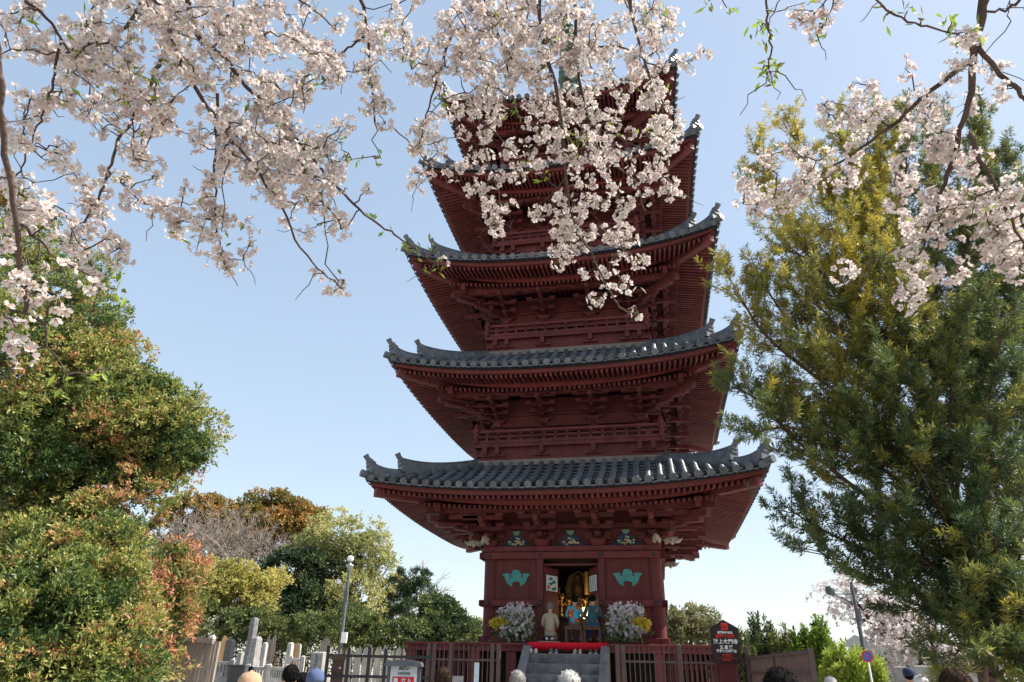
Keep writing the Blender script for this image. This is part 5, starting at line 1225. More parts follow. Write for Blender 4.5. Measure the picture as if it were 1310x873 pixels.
# far cherry in bloom with a leaning dark trunk
Y = 29; b_ = gp(1196, Y); base = b_
tree('far_cherry_tree', 'far cherry tree in pale bloom with a dark leaning trunk', 'tree', [blob(1120, 800, 44, 30, Y, 75), blob(1085, 770, 26, 20, Y, 30), blob(1165, 790, 46, 32, Y, 80), blob(1205, 815, 40, 30, Y, 70), blob(1238, 840, 24, 22, Y, 40), blob(1150, 825, 36, 20, Y, 50), blob(1110, 760, 36, 14, Y, 26), blob(1185, 850, 40, 14, Y, 30), blob(1290, 830, 50, 40, Y, 50)],
     [gp(1208, Y), atY(1200, 850, Y), atY(1180, 828, Y), atY(1140, 815, Y), atY(1112, 790, Y)], .085, .075, 62, .5, L_FARCH, BARKC, r0=.28, hue=.5, hspread=.4)

# ------------------------------------------------------------------ the yew pine on the right: tufts of narrow leaves on rising shoots
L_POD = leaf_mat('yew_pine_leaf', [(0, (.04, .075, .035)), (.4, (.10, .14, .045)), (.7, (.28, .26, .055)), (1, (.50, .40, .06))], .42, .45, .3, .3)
def yew_pine():
    Y = 11.5; base = gp(1262, Y); t = empty('yew_pine', base); tag(t, 'big dark yew pine with narrow leaf tufts filling the right side', 'tree')
    TO = Matrix.Translation(-base); tr = MB(); tr.M = TO; bb = MB(); bb.M = TO
    tk = [base, atY(1258, 840, Y), atY(1240, 760, Y), atY(1225, 690, Y), atY(1200, 600, Y), atY(1180, 500, Y), atY(1150, 380, Y), atY(1135, 280, Y)]
    limb(tr, tk, .17, .03, 12, 4)
    limb(tr, [atY(1245, 780, Y), atY(1262, 680, Y - .2), atY(1258, 560, Y - .2), atY(1250, 430, Y - .1), atY(1245, 320, Y)], .085, .02, 8)
    limb(tr, [atY(1255, 830, Y), atY(1300, 700, Y), atY(1330, 540, Y), atY(1320, 380, Y)], .1, .02, 8)
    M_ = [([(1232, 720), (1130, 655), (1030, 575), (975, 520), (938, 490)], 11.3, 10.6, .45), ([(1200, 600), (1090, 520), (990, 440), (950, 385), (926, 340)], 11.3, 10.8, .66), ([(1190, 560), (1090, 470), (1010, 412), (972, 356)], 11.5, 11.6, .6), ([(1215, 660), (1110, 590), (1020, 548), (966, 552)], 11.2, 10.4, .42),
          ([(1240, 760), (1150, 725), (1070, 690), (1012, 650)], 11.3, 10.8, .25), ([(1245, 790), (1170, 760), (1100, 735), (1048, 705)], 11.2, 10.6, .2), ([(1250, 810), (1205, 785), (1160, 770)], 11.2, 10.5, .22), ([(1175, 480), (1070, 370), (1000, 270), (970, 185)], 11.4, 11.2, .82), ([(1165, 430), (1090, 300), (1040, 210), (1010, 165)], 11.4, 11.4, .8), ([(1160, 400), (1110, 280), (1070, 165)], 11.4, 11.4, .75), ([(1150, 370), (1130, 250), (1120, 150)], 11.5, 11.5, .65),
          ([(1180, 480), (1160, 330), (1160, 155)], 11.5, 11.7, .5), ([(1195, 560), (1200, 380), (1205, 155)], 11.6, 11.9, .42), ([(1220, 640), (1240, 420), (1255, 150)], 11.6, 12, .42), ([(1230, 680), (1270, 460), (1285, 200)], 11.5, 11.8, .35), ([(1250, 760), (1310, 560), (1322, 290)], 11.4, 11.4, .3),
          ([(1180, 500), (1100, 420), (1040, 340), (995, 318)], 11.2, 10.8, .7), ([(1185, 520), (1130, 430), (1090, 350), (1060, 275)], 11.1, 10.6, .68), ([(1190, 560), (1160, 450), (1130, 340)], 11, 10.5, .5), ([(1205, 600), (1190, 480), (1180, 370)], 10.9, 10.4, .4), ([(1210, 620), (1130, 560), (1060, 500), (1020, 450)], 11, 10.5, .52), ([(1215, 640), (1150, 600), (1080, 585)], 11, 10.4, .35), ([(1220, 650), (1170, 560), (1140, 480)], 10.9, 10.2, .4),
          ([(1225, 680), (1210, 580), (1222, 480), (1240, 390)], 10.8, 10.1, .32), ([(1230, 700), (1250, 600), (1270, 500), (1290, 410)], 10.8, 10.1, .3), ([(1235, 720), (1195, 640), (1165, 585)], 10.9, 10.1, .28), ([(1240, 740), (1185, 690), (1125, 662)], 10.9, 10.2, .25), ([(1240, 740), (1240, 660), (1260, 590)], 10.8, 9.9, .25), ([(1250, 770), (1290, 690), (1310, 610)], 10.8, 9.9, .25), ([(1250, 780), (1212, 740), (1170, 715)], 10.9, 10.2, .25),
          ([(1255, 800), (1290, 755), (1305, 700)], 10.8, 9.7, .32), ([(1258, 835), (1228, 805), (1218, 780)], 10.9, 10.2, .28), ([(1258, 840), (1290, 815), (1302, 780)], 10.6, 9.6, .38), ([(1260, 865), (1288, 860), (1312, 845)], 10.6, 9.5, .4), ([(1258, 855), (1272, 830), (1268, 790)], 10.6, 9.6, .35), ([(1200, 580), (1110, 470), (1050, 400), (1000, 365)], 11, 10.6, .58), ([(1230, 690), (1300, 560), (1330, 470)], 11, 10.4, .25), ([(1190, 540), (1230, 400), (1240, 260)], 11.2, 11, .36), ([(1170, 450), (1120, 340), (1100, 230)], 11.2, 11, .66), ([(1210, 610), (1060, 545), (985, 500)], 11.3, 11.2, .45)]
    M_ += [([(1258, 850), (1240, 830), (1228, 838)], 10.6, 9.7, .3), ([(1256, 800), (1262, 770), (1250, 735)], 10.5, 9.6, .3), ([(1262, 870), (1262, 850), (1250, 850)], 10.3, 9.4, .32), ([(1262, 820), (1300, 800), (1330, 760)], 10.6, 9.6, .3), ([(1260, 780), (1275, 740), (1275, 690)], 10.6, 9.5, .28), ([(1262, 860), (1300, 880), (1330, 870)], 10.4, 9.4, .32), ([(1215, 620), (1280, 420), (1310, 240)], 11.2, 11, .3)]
    C, D, H_ = [], [], []
    for px, ya, yb, h in M_:  # h: leaf tint, with sunlit upper left and shaded lower right painted in
        k = len(px) - 1; P = smooth_path([jit(atY(x, y, ya + (yb - ya) * i / k), .03) for i, (x, y) in enumerate(px)], 8)
        bb.tube(P, [.034 * (1 - i / len(P)) ** .8 + .006 for i in range(len(P))], 6)
        seg = [(b_ - a_).length for a_, b_ in zip(P[:-1], P[1:])]; L = sum(seg); s = L * .16
        while s < L:
            acc = 0; i = 0
            while i < len(seg) - 1 and acc + seg[i] < s: acc += seg[i]; i += 1
            p0 = P[i].lerp(P[i + 1], min(1, (s - acc) / seg[i])); tg = (P[i + 1] - P[i]).normalized(); f = s / L
            sd_ = Vector(sphere_dirs(1)[0]); dv = (tg * .55 + sd_ * .75 + Vector((0, 0, .42))).normalized(); ln = random.uniform(.4, 1.1) * (1.05 - .42 * f)
            e_ = p0 + dv * ln + Vector((0, 0, .12 * ln)); m_ = p0.lerp(e_, .5) - Vector((0, 0, .07 * ln)); bb.tube([p0, m_, e_], [.009, .007, .003], 4, cap=False)
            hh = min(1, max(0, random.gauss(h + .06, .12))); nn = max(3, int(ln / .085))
            for q in range(nn):
                g_ = .22 + .78 * (q + 1) / nn; c_ = (p0.lerp(m_, g_ * 2) if g_ < .5 else m_.lerp(e_, g_ * 2 - 1)) + Vector((random.gauss(0, .035), random.gauss(0, .035), random.gauss(0, .02)))
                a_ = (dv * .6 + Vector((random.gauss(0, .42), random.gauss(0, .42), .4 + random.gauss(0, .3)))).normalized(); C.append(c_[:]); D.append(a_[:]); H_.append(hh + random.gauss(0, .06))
            s += random.uniform(.05, .10)
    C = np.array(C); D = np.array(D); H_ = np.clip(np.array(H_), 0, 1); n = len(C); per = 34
    ax = np.repeat(D, per, 0); k = np.tile((np.arange(per) + .5) / per, n); s1 = sphere_dirs(n * per); side_ = unit(s1 - ax * np.sum(s1 * ax, 1, keepdims=True))
    sl = np.repeat(RNG.uniform(.08, .24, n), per)
    P = np.repeat(C, per, 0) + ax * (k * sl)[:, None]; dirs = ax * (.3 + .9 * k ** 2)[:, None] + side_ * (1.05 - .5 * k)[:, None] + np.array([0, 0, -.14])
    V, Fc = leaf_arrays(P, dirs, RNG.uniform(.08, .155, n * per) * np.repeat(RNG.uniform(.7, 1.15, n), per), .016, .1)
    to = tr.build('trunk', BARKR, t); bb.build('branches', BARKR, to)
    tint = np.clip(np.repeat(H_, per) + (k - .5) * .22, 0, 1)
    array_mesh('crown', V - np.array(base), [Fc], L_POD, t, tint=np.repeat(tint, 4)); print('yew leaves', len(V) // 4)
yew_pine()
# ------------------------------------------------------------------ cherry boughs in bloom overhead
PETAL = leaf_mat('cherry_petal', [(0, (.58, .495, .49)), (.5, (.64, .58, .56)), (1, (.71, .68, .65))], .38, .75, .1, .5)
HEART = mat('blossom_heart', (.42, .13, .14), .7, .3, 40); STAMEN = mat('stamen_yellow', (.62, .42, .12), .7, .2, 40); PEDI = mat('flower_stalk', (.20, .17, .06), .7, .3, 30)
YLEAF = leaf_mat('young_cherry_leaf', [(0, (.16, .10, .03)), (.4, (.16, .24, .03)), (1, (.30, .40, .05))], .45, .45, .35, .5)
def flower_template():
    V = []; Fq = []; 
    for i in range(5):
        a = 2 * math.pi * i / 5; c, s = math.cos(a), math.sin(a)
        loc = [(.0022, 0, 0), (.0105, -.0072, .0025), (.0172, -.0042, .006), (.0158, 0, .0052), (.0172, .0042, .006), (.0105, .0072, .0025)]
        b = len(V); V += [(x * c - y * s, x * s + y * c, z) for x, y, z in loc]; Fq.append([b, b + 1, b + 2, b + 3]); Fq.append([b, b + 3, b + 4, b + 5])
    hb = len(V); V += [(.0042 * math.cos(2 * math.pi * i / 4), .0042 * math.sin(2 * math.pi * i / 4), .0022) for i in range(4)]; heart = [[hb, hb + 1, hb + 2, hb + 3]]
    sb = len(V); stam = []
    for i in range(4):
        a = 2 * math.pi * i / 4 + .4; c, s = math.cos(a), math.sin(a); q = len(V); V += [(.001 * c, .001 * s, .002), (.0062 * c - .0008 * s, .0062 * s + .0008 * c, .0085), (.0066 * c, .0066 * s, .0105), (.0062 * c + .0008 * s, .0062 * s - .0008 * c, .0085)]; stam.append([q, q + 1, q + 2, q + 3])
    return np.array(V), np.array(Fq), np.array(heart), np.array(stam)
FT = flower_template()
def frames(D):
    D = unit(D); a = unit(np.cross(D, sphere_dirs(len(D)))); b = np.cross(D, a); return np.stack([a, b, D], -1)
def blossom_mesh(name, C, size, parent, base, count=15, hue=.5):
    """C cluster centres; each becomes a ball of stalked flowers"""
    n = len(C); cnt = np.maximum(3, (count * RNG.uniform(.6, 1.25, n) * np.clip(size / .055, .3, 1.4)).astype(int)); idx = np.repeat(np.arange(n), cnt); N = len(idx)
    d = sphere_dirs(N); d = unit(d + np.array([0, 0, -.25])); rad = size[idx] * RNG.uniform(.55, 1.1, N)
    P = C[idx] + d * rad[:, None]; o = unit(d + sphere_dirs(N) * .55); M = frames(o); sc_ = RNG.uniform(.85, 1.2, N)
    T, fq, fh, fs = FT; V = np.einsum('nij,kj->nki', M, T) * sc_[:, None, None]
    cup = RNG.uniform(-.1, .9, N)[:, None]; r2 = np.linalg.norm(T[:, :2], axis=1); V += (o[:, None, :] * (cup * r2[None] * .55)[..., None]); V += P[:, None, :]
    K = len(T); ofs = (np.arange(N) * K)[:, None, None]
    A = [(fq[None] + ofs).reshape(-1, 4), (fh[None] + ofs).reshape(-1, 4), (fs[None] + ofs).reshape(-1, 4)]
    # stalks: thin three-cornered slips from the spur to each flower
    a = C[idx] + RNG.normal(0, .004, (N, 3)) + np.array([0, 0, .01]); b = P - o * .001; s = unit(np.cross(b - a, sphere_dirs(N))) * .0011
    SV = np.stack([a - s, a + s, b + s, b - s], 1).reshape(-1, 3); SF = (np.arange(N) * 4)[:, None] + np.arange(4)[None] + N * K
    allV = np.concatenate([V.reshape(-1, 3), SV]) - np.array(base)[None]
    mi = np.concatenate([np.zeros(len(A[0]), int), np.ones(len(A[1]), int), np.full(len(A[2]), 2), np.full(len(SF), 3)])
    ct = np.clip(RNG.normal(hue, .18, n), 0, 1)[idx]; tint = np.concatenate([np.repeat(ct, K), np.full(len(SV), .5)])
    return array_mesh(name, allV, A + [SF], [PETAL, HEART, STAMEN, PEDI], parent, mi, tint)

HOLES = [(50, 28, 16, 14), (96, 12, 14, 12), (43, 88, 20, 16), (106, 113, 20, 13), (83, 156, 22, 18), (126, 189, 28, 18), (227, 201, 22, 18), (247, 131, 16, 22), (189, 76, 16, 18), (262, 201, 14, 12), (436, 8, 18, 10), (479, 14, 16, 18), (413, 35, 16, 12), (363, 80, 18, 14), (424, 124, 24, 18), (405, 148, 24, 16), (451, 68, 14, 14), (504, 100, 14, 28), (540, 27, 16, 14), (516, 136, 18, 18), (475, 190, 40, 26), (549, 128, 10, 20), (580, 104, 12, 12), (200, 190, 16, 14), (60, 232, 22, 14), (20, 205, 16, 12), (300, 255, 26, 14), (660, 165, 14, 12), (345, 30, 10, 8), (520, 215, 20, 20), (150, 205, 14, 16), (60, 180, 12, 10), (1145, 110, 22, 14), (1215, 120, 16, 20), (1010, 215, 12, 12), (1230, 240, 14, 18), (1190, 225, 16, 14), (1270, 170, 16, 26), (1115, 225, 18, 16), (1130, 175, 10, 12)]
def in_hole(p):
    v = p - CAM; z = v.dot(F); x = 655 + FPX * v.dot(CR) / z; y = 436.5 - FPX * v.dot(CU) / z
    if math.sin(x * .083 + 1.3 * math.sin(y * .05)) * math.sin(y * .097 + 1.1 * math.sin(x * .06)) > .62: return True
    return any(((x - a) / (c + 5)) ** 2 + ((y - b) / (d + 5)) ** 2 < 1 for a, b, c, d in HOLES)
class Cherry:
    dens = .5
    def __init__(s, base, label):
        s.base = Vector(base); s.t = empty('cherry_tree', s.base); tag(s.t, label, 'tree', 'flowering cherries overhead'); s.nodes = []; s.C = []; s.S = []; s.leafP = []; s.leafD = []
        s.starts = []; s.tw = MB(); s.tw.M = Matrix.Translation(-s.base)
    def bough(s, px, d0, d1, r0, r1, start=True, n=7):
        k = len(px); P = [at(x, y, d0 + (d1 - d0) * i / (k - 1)) for i, (x, y) in enumerate(px)]; P = smooth_path(P, 4); m = MB(); m.M = Matrix.Translation(-s.base); q = len(P) - 1
        W = [P[0]] + [jit(p, .004) for p in P[1:]]
        m.tube(W, [(r0 + (r1 - r0) * (i / q) ** .8) * random.uniform(.9, 1.12) for i in range(q + 1)], n); m.build('branch', BARKC, s.t)
        for a, b in zip(P[:-1], P[1:]):
            for e in (0, .5): s.nodes.append(a.lerp(b, e))
        s.nodes.append(P[-1])
        if start: s.starts.append((P[0], r0, P[1] - P[0]))
        return P
    def along(s, P, n, spread, size=(.03, .05), t0=0.0, t1=1.0, hang=.0):
        for i in range(n):
            q = (t0 + (t1 - t0) * random.random()) * (len(P) - 1); a = P[int(q)].lerp(P[min(int(q) + 1, len(P) - 1)], q % 1)
            c_ = jit(a, spread) - Vector((0, 0, hang * random.random()))
            if in_hole(c_): continue
            s.C.append(c_); s.S.append(random.uniform(*size))
    def fill(s, cx, cy, rx, ry, n, d0, d1, size=(.03, .05)):
        n = max(2, int(n * s.dens))
        for i in range(n):
            while True:
                a, b = random.uniform(-1, 1), random.uniform(-1, 1)
                if a * a + b * b < 1: break
            c_ = at(cx + a * rx, cy + b * ry, random.uniform(d0, d1))
            if in_hole(c_): continue
            s.C.append(c_); s.S.append(random.uniform(*size))
    def spot(s, L, d, size=.05):
        for x, y in L: s.C.append(at(x, y, d + random.uniform(-.05, .05))); s.S.append(size * random.uniform(.9, 1.1))
    def leaf(s, L, d, n=6):
        for x, y in L:
            c = at(x, y, d); s.nodes.append(c) if False else None
            for i in range(n): s.leafP.append(c + Vector((random.gauss(0, .02), random.gauss(0, .02), random.gauss(0, .02)))); s.leafD.append((random.gauss(0, .7), random.gauss(0, .7), random.gauss(-.1, .7)))
            s.twig(c, .0028)
    def twig(s, c, r):
        N = s.arr(); j = int(np.argmin(((N - np.array(c)) ** 2).sum(1))); a = Vector(N[j]); L = (c - a).length
        if L > .02:
            mid_ = [a.lerp(c, k_ / 4) + Vector((random.gauss(0, .06), random.gauss(0, .06), random.gauss(0, .05) + .05 * math.sin(math.pi * k_ / 4))) * L for k_ in (1, 2, 3)]
            s.tw.tube([a] + mid_ + [c], [r * 1.5, r * 1.3, r * 1.15, r, r * .7], 4, cap=False)
            for p in mid_ + [c]: s.nodes.append(p)
    def arr(s):
        if not hasattr(s, '_a'): s._a = np.zeros((60000, 3)); s._n = 0
        k_ = len(s.nodes)
        if k_ > s._n: s._a[s._n:k_] = [p[:] for p in s.nodes[s._n:]]; s._n = k_
        return s._a[:k_]
    def finish(s, hue=.5, count=15, nsplit=3):
        N = s.arr(); C = np.array(s.C); S = np.array(s.S); dist = np.array([np.sqrt(((N - c) ** 2).sum(1).min()) for c in C]); o = np.argsort(dist)
        for i in o: s.twig(Vector(C[i]), .0026)
        for i in RNG.permutation(len(s.nodes))[:150 if len(C) > 900 else 60]:      # bare hanging twiglets
            p = Vector(s.nodes[i]); s.twig(p + Vector((random.gauss(0, .1), random.gauss(0, .1), -random.uniform(.05, .28))), .0019)
        s.tw.build('twigs', BARKC, s.t)
        for q in range(nsplit):
            sel = np.argsort(C[:, 0]); sel = sel[len(sel) * q // nsplit: len(sel) * (q + 1) // nsplit]; blossom_mesh('blossoms', C[sel], S[sel], s.t, s.base, count, hue)
        # a few leaf buds among the flowers
        for i in RNG.permutation(len(C))[:len(C) // 12]:
            for _ in range(3): s.leafP.append(Vector(C[i]) + jit((0, 0, 0), .03)); s.leafD.append((random.gauss(0, 1), random.gauss(0, 1), random.gauss(.2, .7)))
        P = np.array(s.leafP) - np.array(s.base); V, Fc = leaf_arrays(P, np.array(s.leafD), RNG.uniform(.03, .062, len(P)), RNG.uniform(.012, .02, len(P))); array_mesh('young_leaves', V, [Fc], YLEAF, s.t, tint=np.repeat(np.clip(RNG.normal(.65, .25, len(P)), 0, 1), 4))
    def trunk(s, pts, r, reach):
        """trunk and heavy limbs above the picture that carry the boughs"""
        m = MB(); m.M = Matrix.Translation(-s.base); limb(m, pts, r, r * .5, 12, 5); to = m.build('trunk', BARK, s.t)
        L = smooth_path(reach, 6); m = MB(); m.M = Matrix.Translation(-s.base); m.tube(L, [r * .5 * (1 - i / (len(L) - 1)) ** .8 + .012 for i in range(len(L))], 9)
        for p, r0, d in s.starts:
            a = min(L, key=lambda q: (q - p).length); d = d.normalized(); k_ = (a - p).length
            m.tube(smooth_path([a, a.lerp(p - d * k_ * .4, .5), p - d * min(.25, k_ * .3), p], 4), [max(r0 * 1.5, .012) + (r0 - max(r0 * 1.5, .012)) * i / 12 for i in range(13)], 7)
        m.build('limbs', BARKC, to)

A_ = Cherry((-6.0, 1.2, 0), 'pink white cherry tree whose boughs hang across the upper left and middle')
A_.bough([(-4, 60), (0, 110), (5, 180), (17, 260), (25, 330), (31, 400)], 2.5, 2.6, .011, .007)
b2 = A_.bough([(198, -30), (201, 0), (214, 33), (234, 81), (265, 136), (290, 171), (325, 214), (360, 265), (385, 318), (413, 349), (436, 369)], 3.2, 3.5, .012, .003)
b3 = A_.bough([(236, -20), (252, 43), (285, 73), (315, 108), (360, 151), (385, 184), (411, 217), (431, 240), (461, 268), (494, 293), (516, 308), (537, 323), (567, 339)], 3.4, 3.4, .012, .003)
b4 = A_.bough([(225, -30), (215, 20), (209, 63), (196, 101), (176, 141), (151, 181), (139, 219), (126, 253), (108, 285), (96, 311)], 3.9, 4.1, .014, .004)
b5 = A_.bough([(461, -30), (463, 0), (471, 43), (474, 101), (479, 156)], 3.7, 3.9, .011, .005)
b5b = A_.bough([(469, 44), (450, 58), (431, 73), (406, 98), (373, 123)], 3.75, 3.9, .007, .003, False)
b6 = A_.bough([(606, -30), (612, 0), (635, 38), (650, 90), (662, 150)], 3.9, 4.2, .012, .005)
b7 = A_.bough([(580, 40), (562, 91), (549, 136), (539, 186)], 4.1, 4.2, .009, .004, False)
b8 = A_.bough([(686, -30), (690, 10), (697, 60), (719, 159), (725, 225), (731, 279), (756, 324), (780, 373), (797, 398), (817, 402)], 3.7, 3.9, .013, .003)
b9 = A_.bough([(740, -30), (735, 40), (745, 120), (764, 188), (805, 225), (818, 246), (826, 270)], 3.9, 4.1, .011, .003)
b10 = A_.bough([(805, -30), (812, 30), (830, 100), (845, 160), (853, 200), (858, 245)], 3.8, 4.0, .010, .003)
b11 = A_.bough([(760, 60), (800, 62), (840, 85), (870, 82), (900, 68)], 3.9, 4.0, .006, .002, False)
b12 = A_.bough([(600, 120), (615, 151), (644, 180), (677, 217)], 3.9, 4.0, .006, .003, False)
b13 = A_.bough([(278, 120), (276, 180), (275, 220), (275, 270), (280, 303), (285, 326)], 3.6, 3.8, .008, .003, False)
b14 = A_.bough([(20, 285), (50, 308), (83, 336), (111, 351), (141, 369)], 2.6, 2.7, .005, .002, False)
b15 = A_.bough([(28, -30), (33, 0), (60, 23), (78, 50), (92, 80)], 3.2, 3.3, .008, .004)
b16 = A_.bough([(78, 50), (70, 93), (60, 131), (50, 154), (36, 190), (26, 220)], 3.3, 3.5, .006, .003, False)
b17 = A_.bough([(139, 219), (160, 240), (180, 258), (205, 268), (228, 290)], 4.0, 4.1, .005, .002, False)
b18 = A_.bough([(190, -30), (172, 20), (150, 45), (120, 60), (60, 70)], 3.4, 3.3, .009, .003)
b19 = A_.bough([(346, -30), (385, 0), (410, 20), (430, 40)], 3.6, 3.8, .006, .003)
b20 = A_.bough([(612, 150), (625, 210), (640, 245), (632, 280), (636, 292)], 3.9, 4.0, .005, .003, False)
b21 = A_.bough([(725, 225), (705, 250), (690, 262), (680, 285)], 3.8, 3.9, .004, .002, False)
b22 = A_.bough([(719, 159), (755, 160), (800, 180), (838, 200)], 3.8, 3.9, .005, .002, False)
b23 = A_.bough([(500, 160), (525, 185), (540, 200), (545, 225), (535, 238)], 4.0, 4.1, .004, .002, False)
for P, n, sp_ in ((b2, 46, .07), (b3, 44, .07), (b4, 40, .08), (b5, 24, .07), (b5b, 16, .06), (b6, 40, .09), (b7, 18, .08), (b8, 34, .08), (b9, 26, .08), (b10, 20, .06), (b13, 26, .06), (b15, 14, .08), (b16, 14, .07), (b18, 30, .09), (b19, 14, .08), (b22, 12, .06), (b12, 10, .05)):
    A_.along(P, n, sp_, t1=.6 if P in (b2, b3, b8, b9) else 1.0, hang=.05)
A_.along(b17, 14, .03); A_.along(b4, 18, .04, t0=.6); A_.along(b13, 12, .03, t0=.5)
S1 = (.03, .052)
for e in [(60, 40, 90, 60, 60), (170, 60, 90, 70, 90), (270, 40, 90, 50, 80), (110, 130, 70, 45, 60), (40, 150, 60, 50, 50), (60, 200, 60, 35, 40), (25, 255, 45, 40, 34), (160, 140, 50, 50, 44), (165, 205, 45, 30, 30), (215, 100, 50, 50, 44), (330, 60, 60, 60, 70), (345, 160, 70, 60, 110), (290, 190, 50, 45, 60), (385, 215, 60, 50, 100), (420, 200, 40, 40, 50), (340, 240, 40, 24, 34), (215, 190, 40, 40, 24), (410, 60, 50, 55, 60), (350, 90, 40, 40, 34), (440, 110, 40, 50, 40), (250, 260, 30, 25, 14), (375, 290, 22, 20, 10), (440, 280, 30, 14, 10)]:
    A_.fill(*e[:5], 3.1, 4.1, S1)
A_.dens = .36
for e in [(520, 30, 55, 45, 70), (560, 70, 60, 50, 80), (620, 50, 60, 60, 110), (680, 40, 60, 60, 110), (740, 40, 60, 55, 100), (800, 40, 60, 50, 80), (850, 20, 30, 30, 26), (650, 120, 60, 45, 90), (710, 110, 50, 50, 80), (770, 100, 50, 45, 70), (830, 90, 34, 40, 36), (520, 110, 50, 40, 44), (560, 140, 45, 35, 44), (600, 110, 50, 40, 56), (480, 60, 35, 50, 40), (495, 150, 30, 24, 22), (535, 190, 34, 24, 26), (590, 180, 40, 24, 26), (690, 180, 36, 30, 34), (735, 190, 30, 30, 30), (780, 165, 34, 26, 30), (840, 140, 24, 30, 26), (856, 170, 20, 20, 14), (600, 30, 50, 30, 40), (500, 20, 40, 30, 30)]:
    A_.fill(*e[:5], 3.5, 4.4, S1)
# single balls seen against the eaves
A_.spot([(604, 240), (614, 243), (622, 252), (632, 232), (642, 225), (625, 262), (629, 275), (638, 272), (632, 284), (636, 294), (650, 262), (622, 200), (612, 215), (560, 195), (546, 220), (533, 240), (531, 222), (577, 222), (592, 212), (652, 225)], 3.95, .047)
A_.spot([(685, 272), (692, 270), (714, 258), (720, 270), (708, 262), (738, 236), (758, 230), (750, 256), (763, 256), (772, 258), (788, 252), (783, 240), (802, 262), (806, 258), (798, 278), (794, 276), (712, 292), (735, 285), (718, 300), (730, 300), (752, 296), (768, 290), (740, 308), (783, 303), (788, 303), (802, 295), (806, 306), (800, 300), (712, 318), (722, 330), (716, 338), (734, 326), (745, 312), (728, 310), (784, 327), (799, 322), (814, 334), (820, 332), (746, 350), (768, 348), (778, 350), (782, 370), (795, 362), (802, 368), (762, 383), (815, 401), (855, 247), (850, 240), (858, 235), (845, 222), (838, 212), (848, 196), (856, 186), (825, 226), (812, 232), (843, 178), (868, 160), (880, 82), (901, 66)], 3.85, .044)
A_.spot([(432, 365), (422, 375), (438, 372), (408, 350), (283, 322), (287, 338), (290, 345), (108, 320), (112, 335), (120, 345), (122, 354), (150, 310), (155, 318), (148, 304), (140, 325), (160, 330), (150, 333), (215, 278), (228, 286), (222, 284), (565, 337)], 3.6, .034)
A_.spot([(40, 380), (60, 395), (20, 420), (70, 385), (10, 440), (30, 455), (5, 400), (75, 345), (38, 365), (120, 368), (55, 290), (72, 280), (48, 270), (68, 262), (8, 350), (5, 310)], 2.6, .04)
A_.leaf([(150, 371), (153, 369)], 2.7, 4); A_.leaf([(86, 480), (72, 505), (115, 478)], 2.6, 3)
A_.leaf([(525, 310), (537, 327), (556, 318), (566, 338), (552, 345)], 3.4, 5); A_.leaf([(480, 282), (500, 300)], 3.4, 3); A_.leaf([(487, 202), (450, 205), (430, 180), (565, 130), (690, 90), (738, 178), (748, 188), (722, 168), (735, 190), (695, 228), (660, 140), (436, 366), (415, 285)], 3.8, 6); A_.leaf([(110, 25), (160, 75), (165, 100), (30, 15), (188, 100)], 3.3, 4)
A_.trunk([(-6.0, 1.2, 0), (-5.8, 1.3, 1.4), (-5.6, 1.5, 2.9), (-5.0, 1.6, 4.2)], .3, [(-5.0, 1.6, 4.2), (-3.6, 1.7, 5.1), (-2.0, 1.7, 5.5), (-.6, 1.75, 5.7), (.9, 1.8, 5.75)])
A_.finish(.5, 13, 4)

B_ = Cherry((5.6, 1.4, 0), 'pink white cherry tree whose dark bough comes down the upper right corner')
B_.dens = .16
c1 = B_.bough([(1268, -40), (1260, 0), (1251, 39), (1245, 76), (1238, 131), (1225, 181), (1212, 224), (1200, 260), (1189, 286), (1181, 318)], 3.6, 3.6, .021, .005)
c2 = B_.bough([(1245, 76), (1209, 102), (1176, 128), (1143, 161), (1110, 184), (1071, 210), (1028, 233), (992, 253), (965, 262)], 3.6, 3.9, .012, .003, False)
c3 = B_.bough([(1251, 56), (1274, 89), (1297, 112), (1311, 128), (1330, 160)], 3.6, 3.5, .012, .008, False)
c4 = B_.bough([(1240, 172), (1261, 217), (1278, 250), (1294, 283), (1312, 318)], 3.55, 3.5, .010, .005, False)
c5 = B_.bough([(1197, 271), (1235, 258), (1272, 243)], 3.6, 3.5, .004, .003, False)
c6 = B_.bough([(974, -30), (979, 0), (983, 33), (987, 59), (983, 82), (988, 98)], 3.3, 3.4, .006, .003)
c7 = B_.bough([(1105, -30), (1120, 0), (1153, 23), (1186, 35), (1225, 43)], 3.4, 3.5, .005, .004)
c8 = B_.bough([(1310, -30), (1303, 0), (1285, 12), (1258, 14)], 3.5, 3.55, .006, .005)
c9 = B_.bough([(1052, -30), (1055, 0), (1040, 20), (1026, 30)], 3.4, 3.4, .004, .002); c10 = B_.bough([(1060, -30), (1066, 5), (1052, 35)], 3.4, 3.4, .004, .002)
c11 = B_.bough([(1143, 161), (1110, 150), (1082, 135), (1062, 130)], 3.7, 3.8, .005, .002, False)
c12 = B_.bough([(1189, 300), (1165, 312), (1140, 322), (1115, 335), (1085, 348)], 3.6, 3.7, .004, .002, False)
c13 = B_.bough([(920, -30), (915, -10), (930, 8)], 3.3, 3.3, .004, .002)
B_.along(c2, 34, .05, (.04, .062), .15, 1, .10); B_.along(c1, 14, .06, (.04, .06), .35, .8); B_.along(c4, 20, .08, (.042, .065), .15, 1, .06); B_.along(c11, 12, .035); B_.along(c5, 12, .05, (.045, .06))
S2 = (.036, .056)
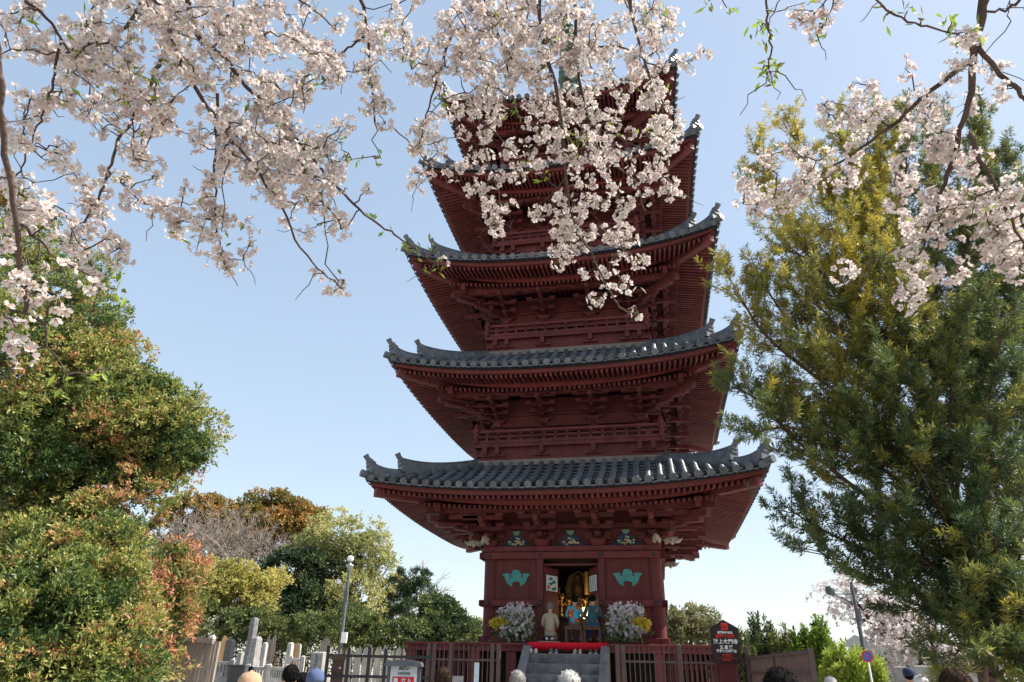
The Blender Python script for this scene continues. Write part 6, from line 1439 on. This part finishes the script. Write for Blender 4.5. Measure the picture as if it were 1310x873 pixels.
for e in [(1100, 118, 26, 14, 12), (1065, 140, 14, 10, 6), (985, 200, 22, 16, 14), (965, 250, 22, 24, 22), (1010, 245, 24, 14, 14), (1045, 195, 34, 20, 26), (1090, 165, 34, 22, 26), (1130, 140, 24, 20, 18), (1170, 100, 22, 18, 14), (1180, 165, 34, 30, 34), (1150, 200, 24, 18, 16), (1155, 242, 24, 20, 26), (1180, 285, 30, 26, 40), (1190, 255, 24, 16, 22), (1215, 205, 30, 20, 22), (1240, 150, 26, 20, 22), (1270, 60, 30, 20, 16), (1240, 35, 24, 12, 12), (1255, 240, 36, 26, 46), (1250, 285, 22, 22, 30), (1290, 255, 30, 30, 30), (1290, 310, 26, 20, 26), (1300, 215, 20, 24, 16), (1095, 200, 28, 18, 18), (1270, 95, 20, 12, 8), (1300, 340, 12, 12, 10), (1295, 120, 20, 12, 8)]:
    B_.fill(*e[:5], 3.4, 4.0, S2)
B_.spot([(1166, 378), (1185, 352), (1221, 349), (1158, 350), (1160, 332), (1168, 330), (1078, 349), (1290, 316), (1305, 345), (1163, 385), (1172, 376)], 3.55, .062)
B_.spot([(1027, 22), (1040, 14), (1048, 30), (1018, 14), (1060, 22), (1055, 8), (1030, 32), (1045, 44), (1022, 26), (1072, 4)], 3.4, .028)
B_.leaf([(985, 92), (978, 84), (990, 100), (976, 30), (984, 46), (972, 40), (982, 100), (975, 92)], 3.4, 7); B_.leaf([(928, 12), (906, 2)], 3.3, 7); B_.leaf([(1160, 14), (1135, 20), (1180, 24), (1217, 28), (1210, 34), (1222, 50), (1250, 38), (1050, 40)], 3.5, 5); B_.leaf([(1178, 290), (1150, 330)], 3.6, 4)
B_.trunk([(5.6, 1.4, 0), (5.5, 1.4, 1.5), (5.1, 1.5, 3.0), (4.4, 1.6, 4.3)], .27, [(4.4, 1.6, 4.3), (3.6, 1.7, 5.0), (2.8, 1.75, 5.3), (2.0, 1.75, 5.4), (1.3, 1.8, 5.45)])
B_.finish(.45, 15, 3)
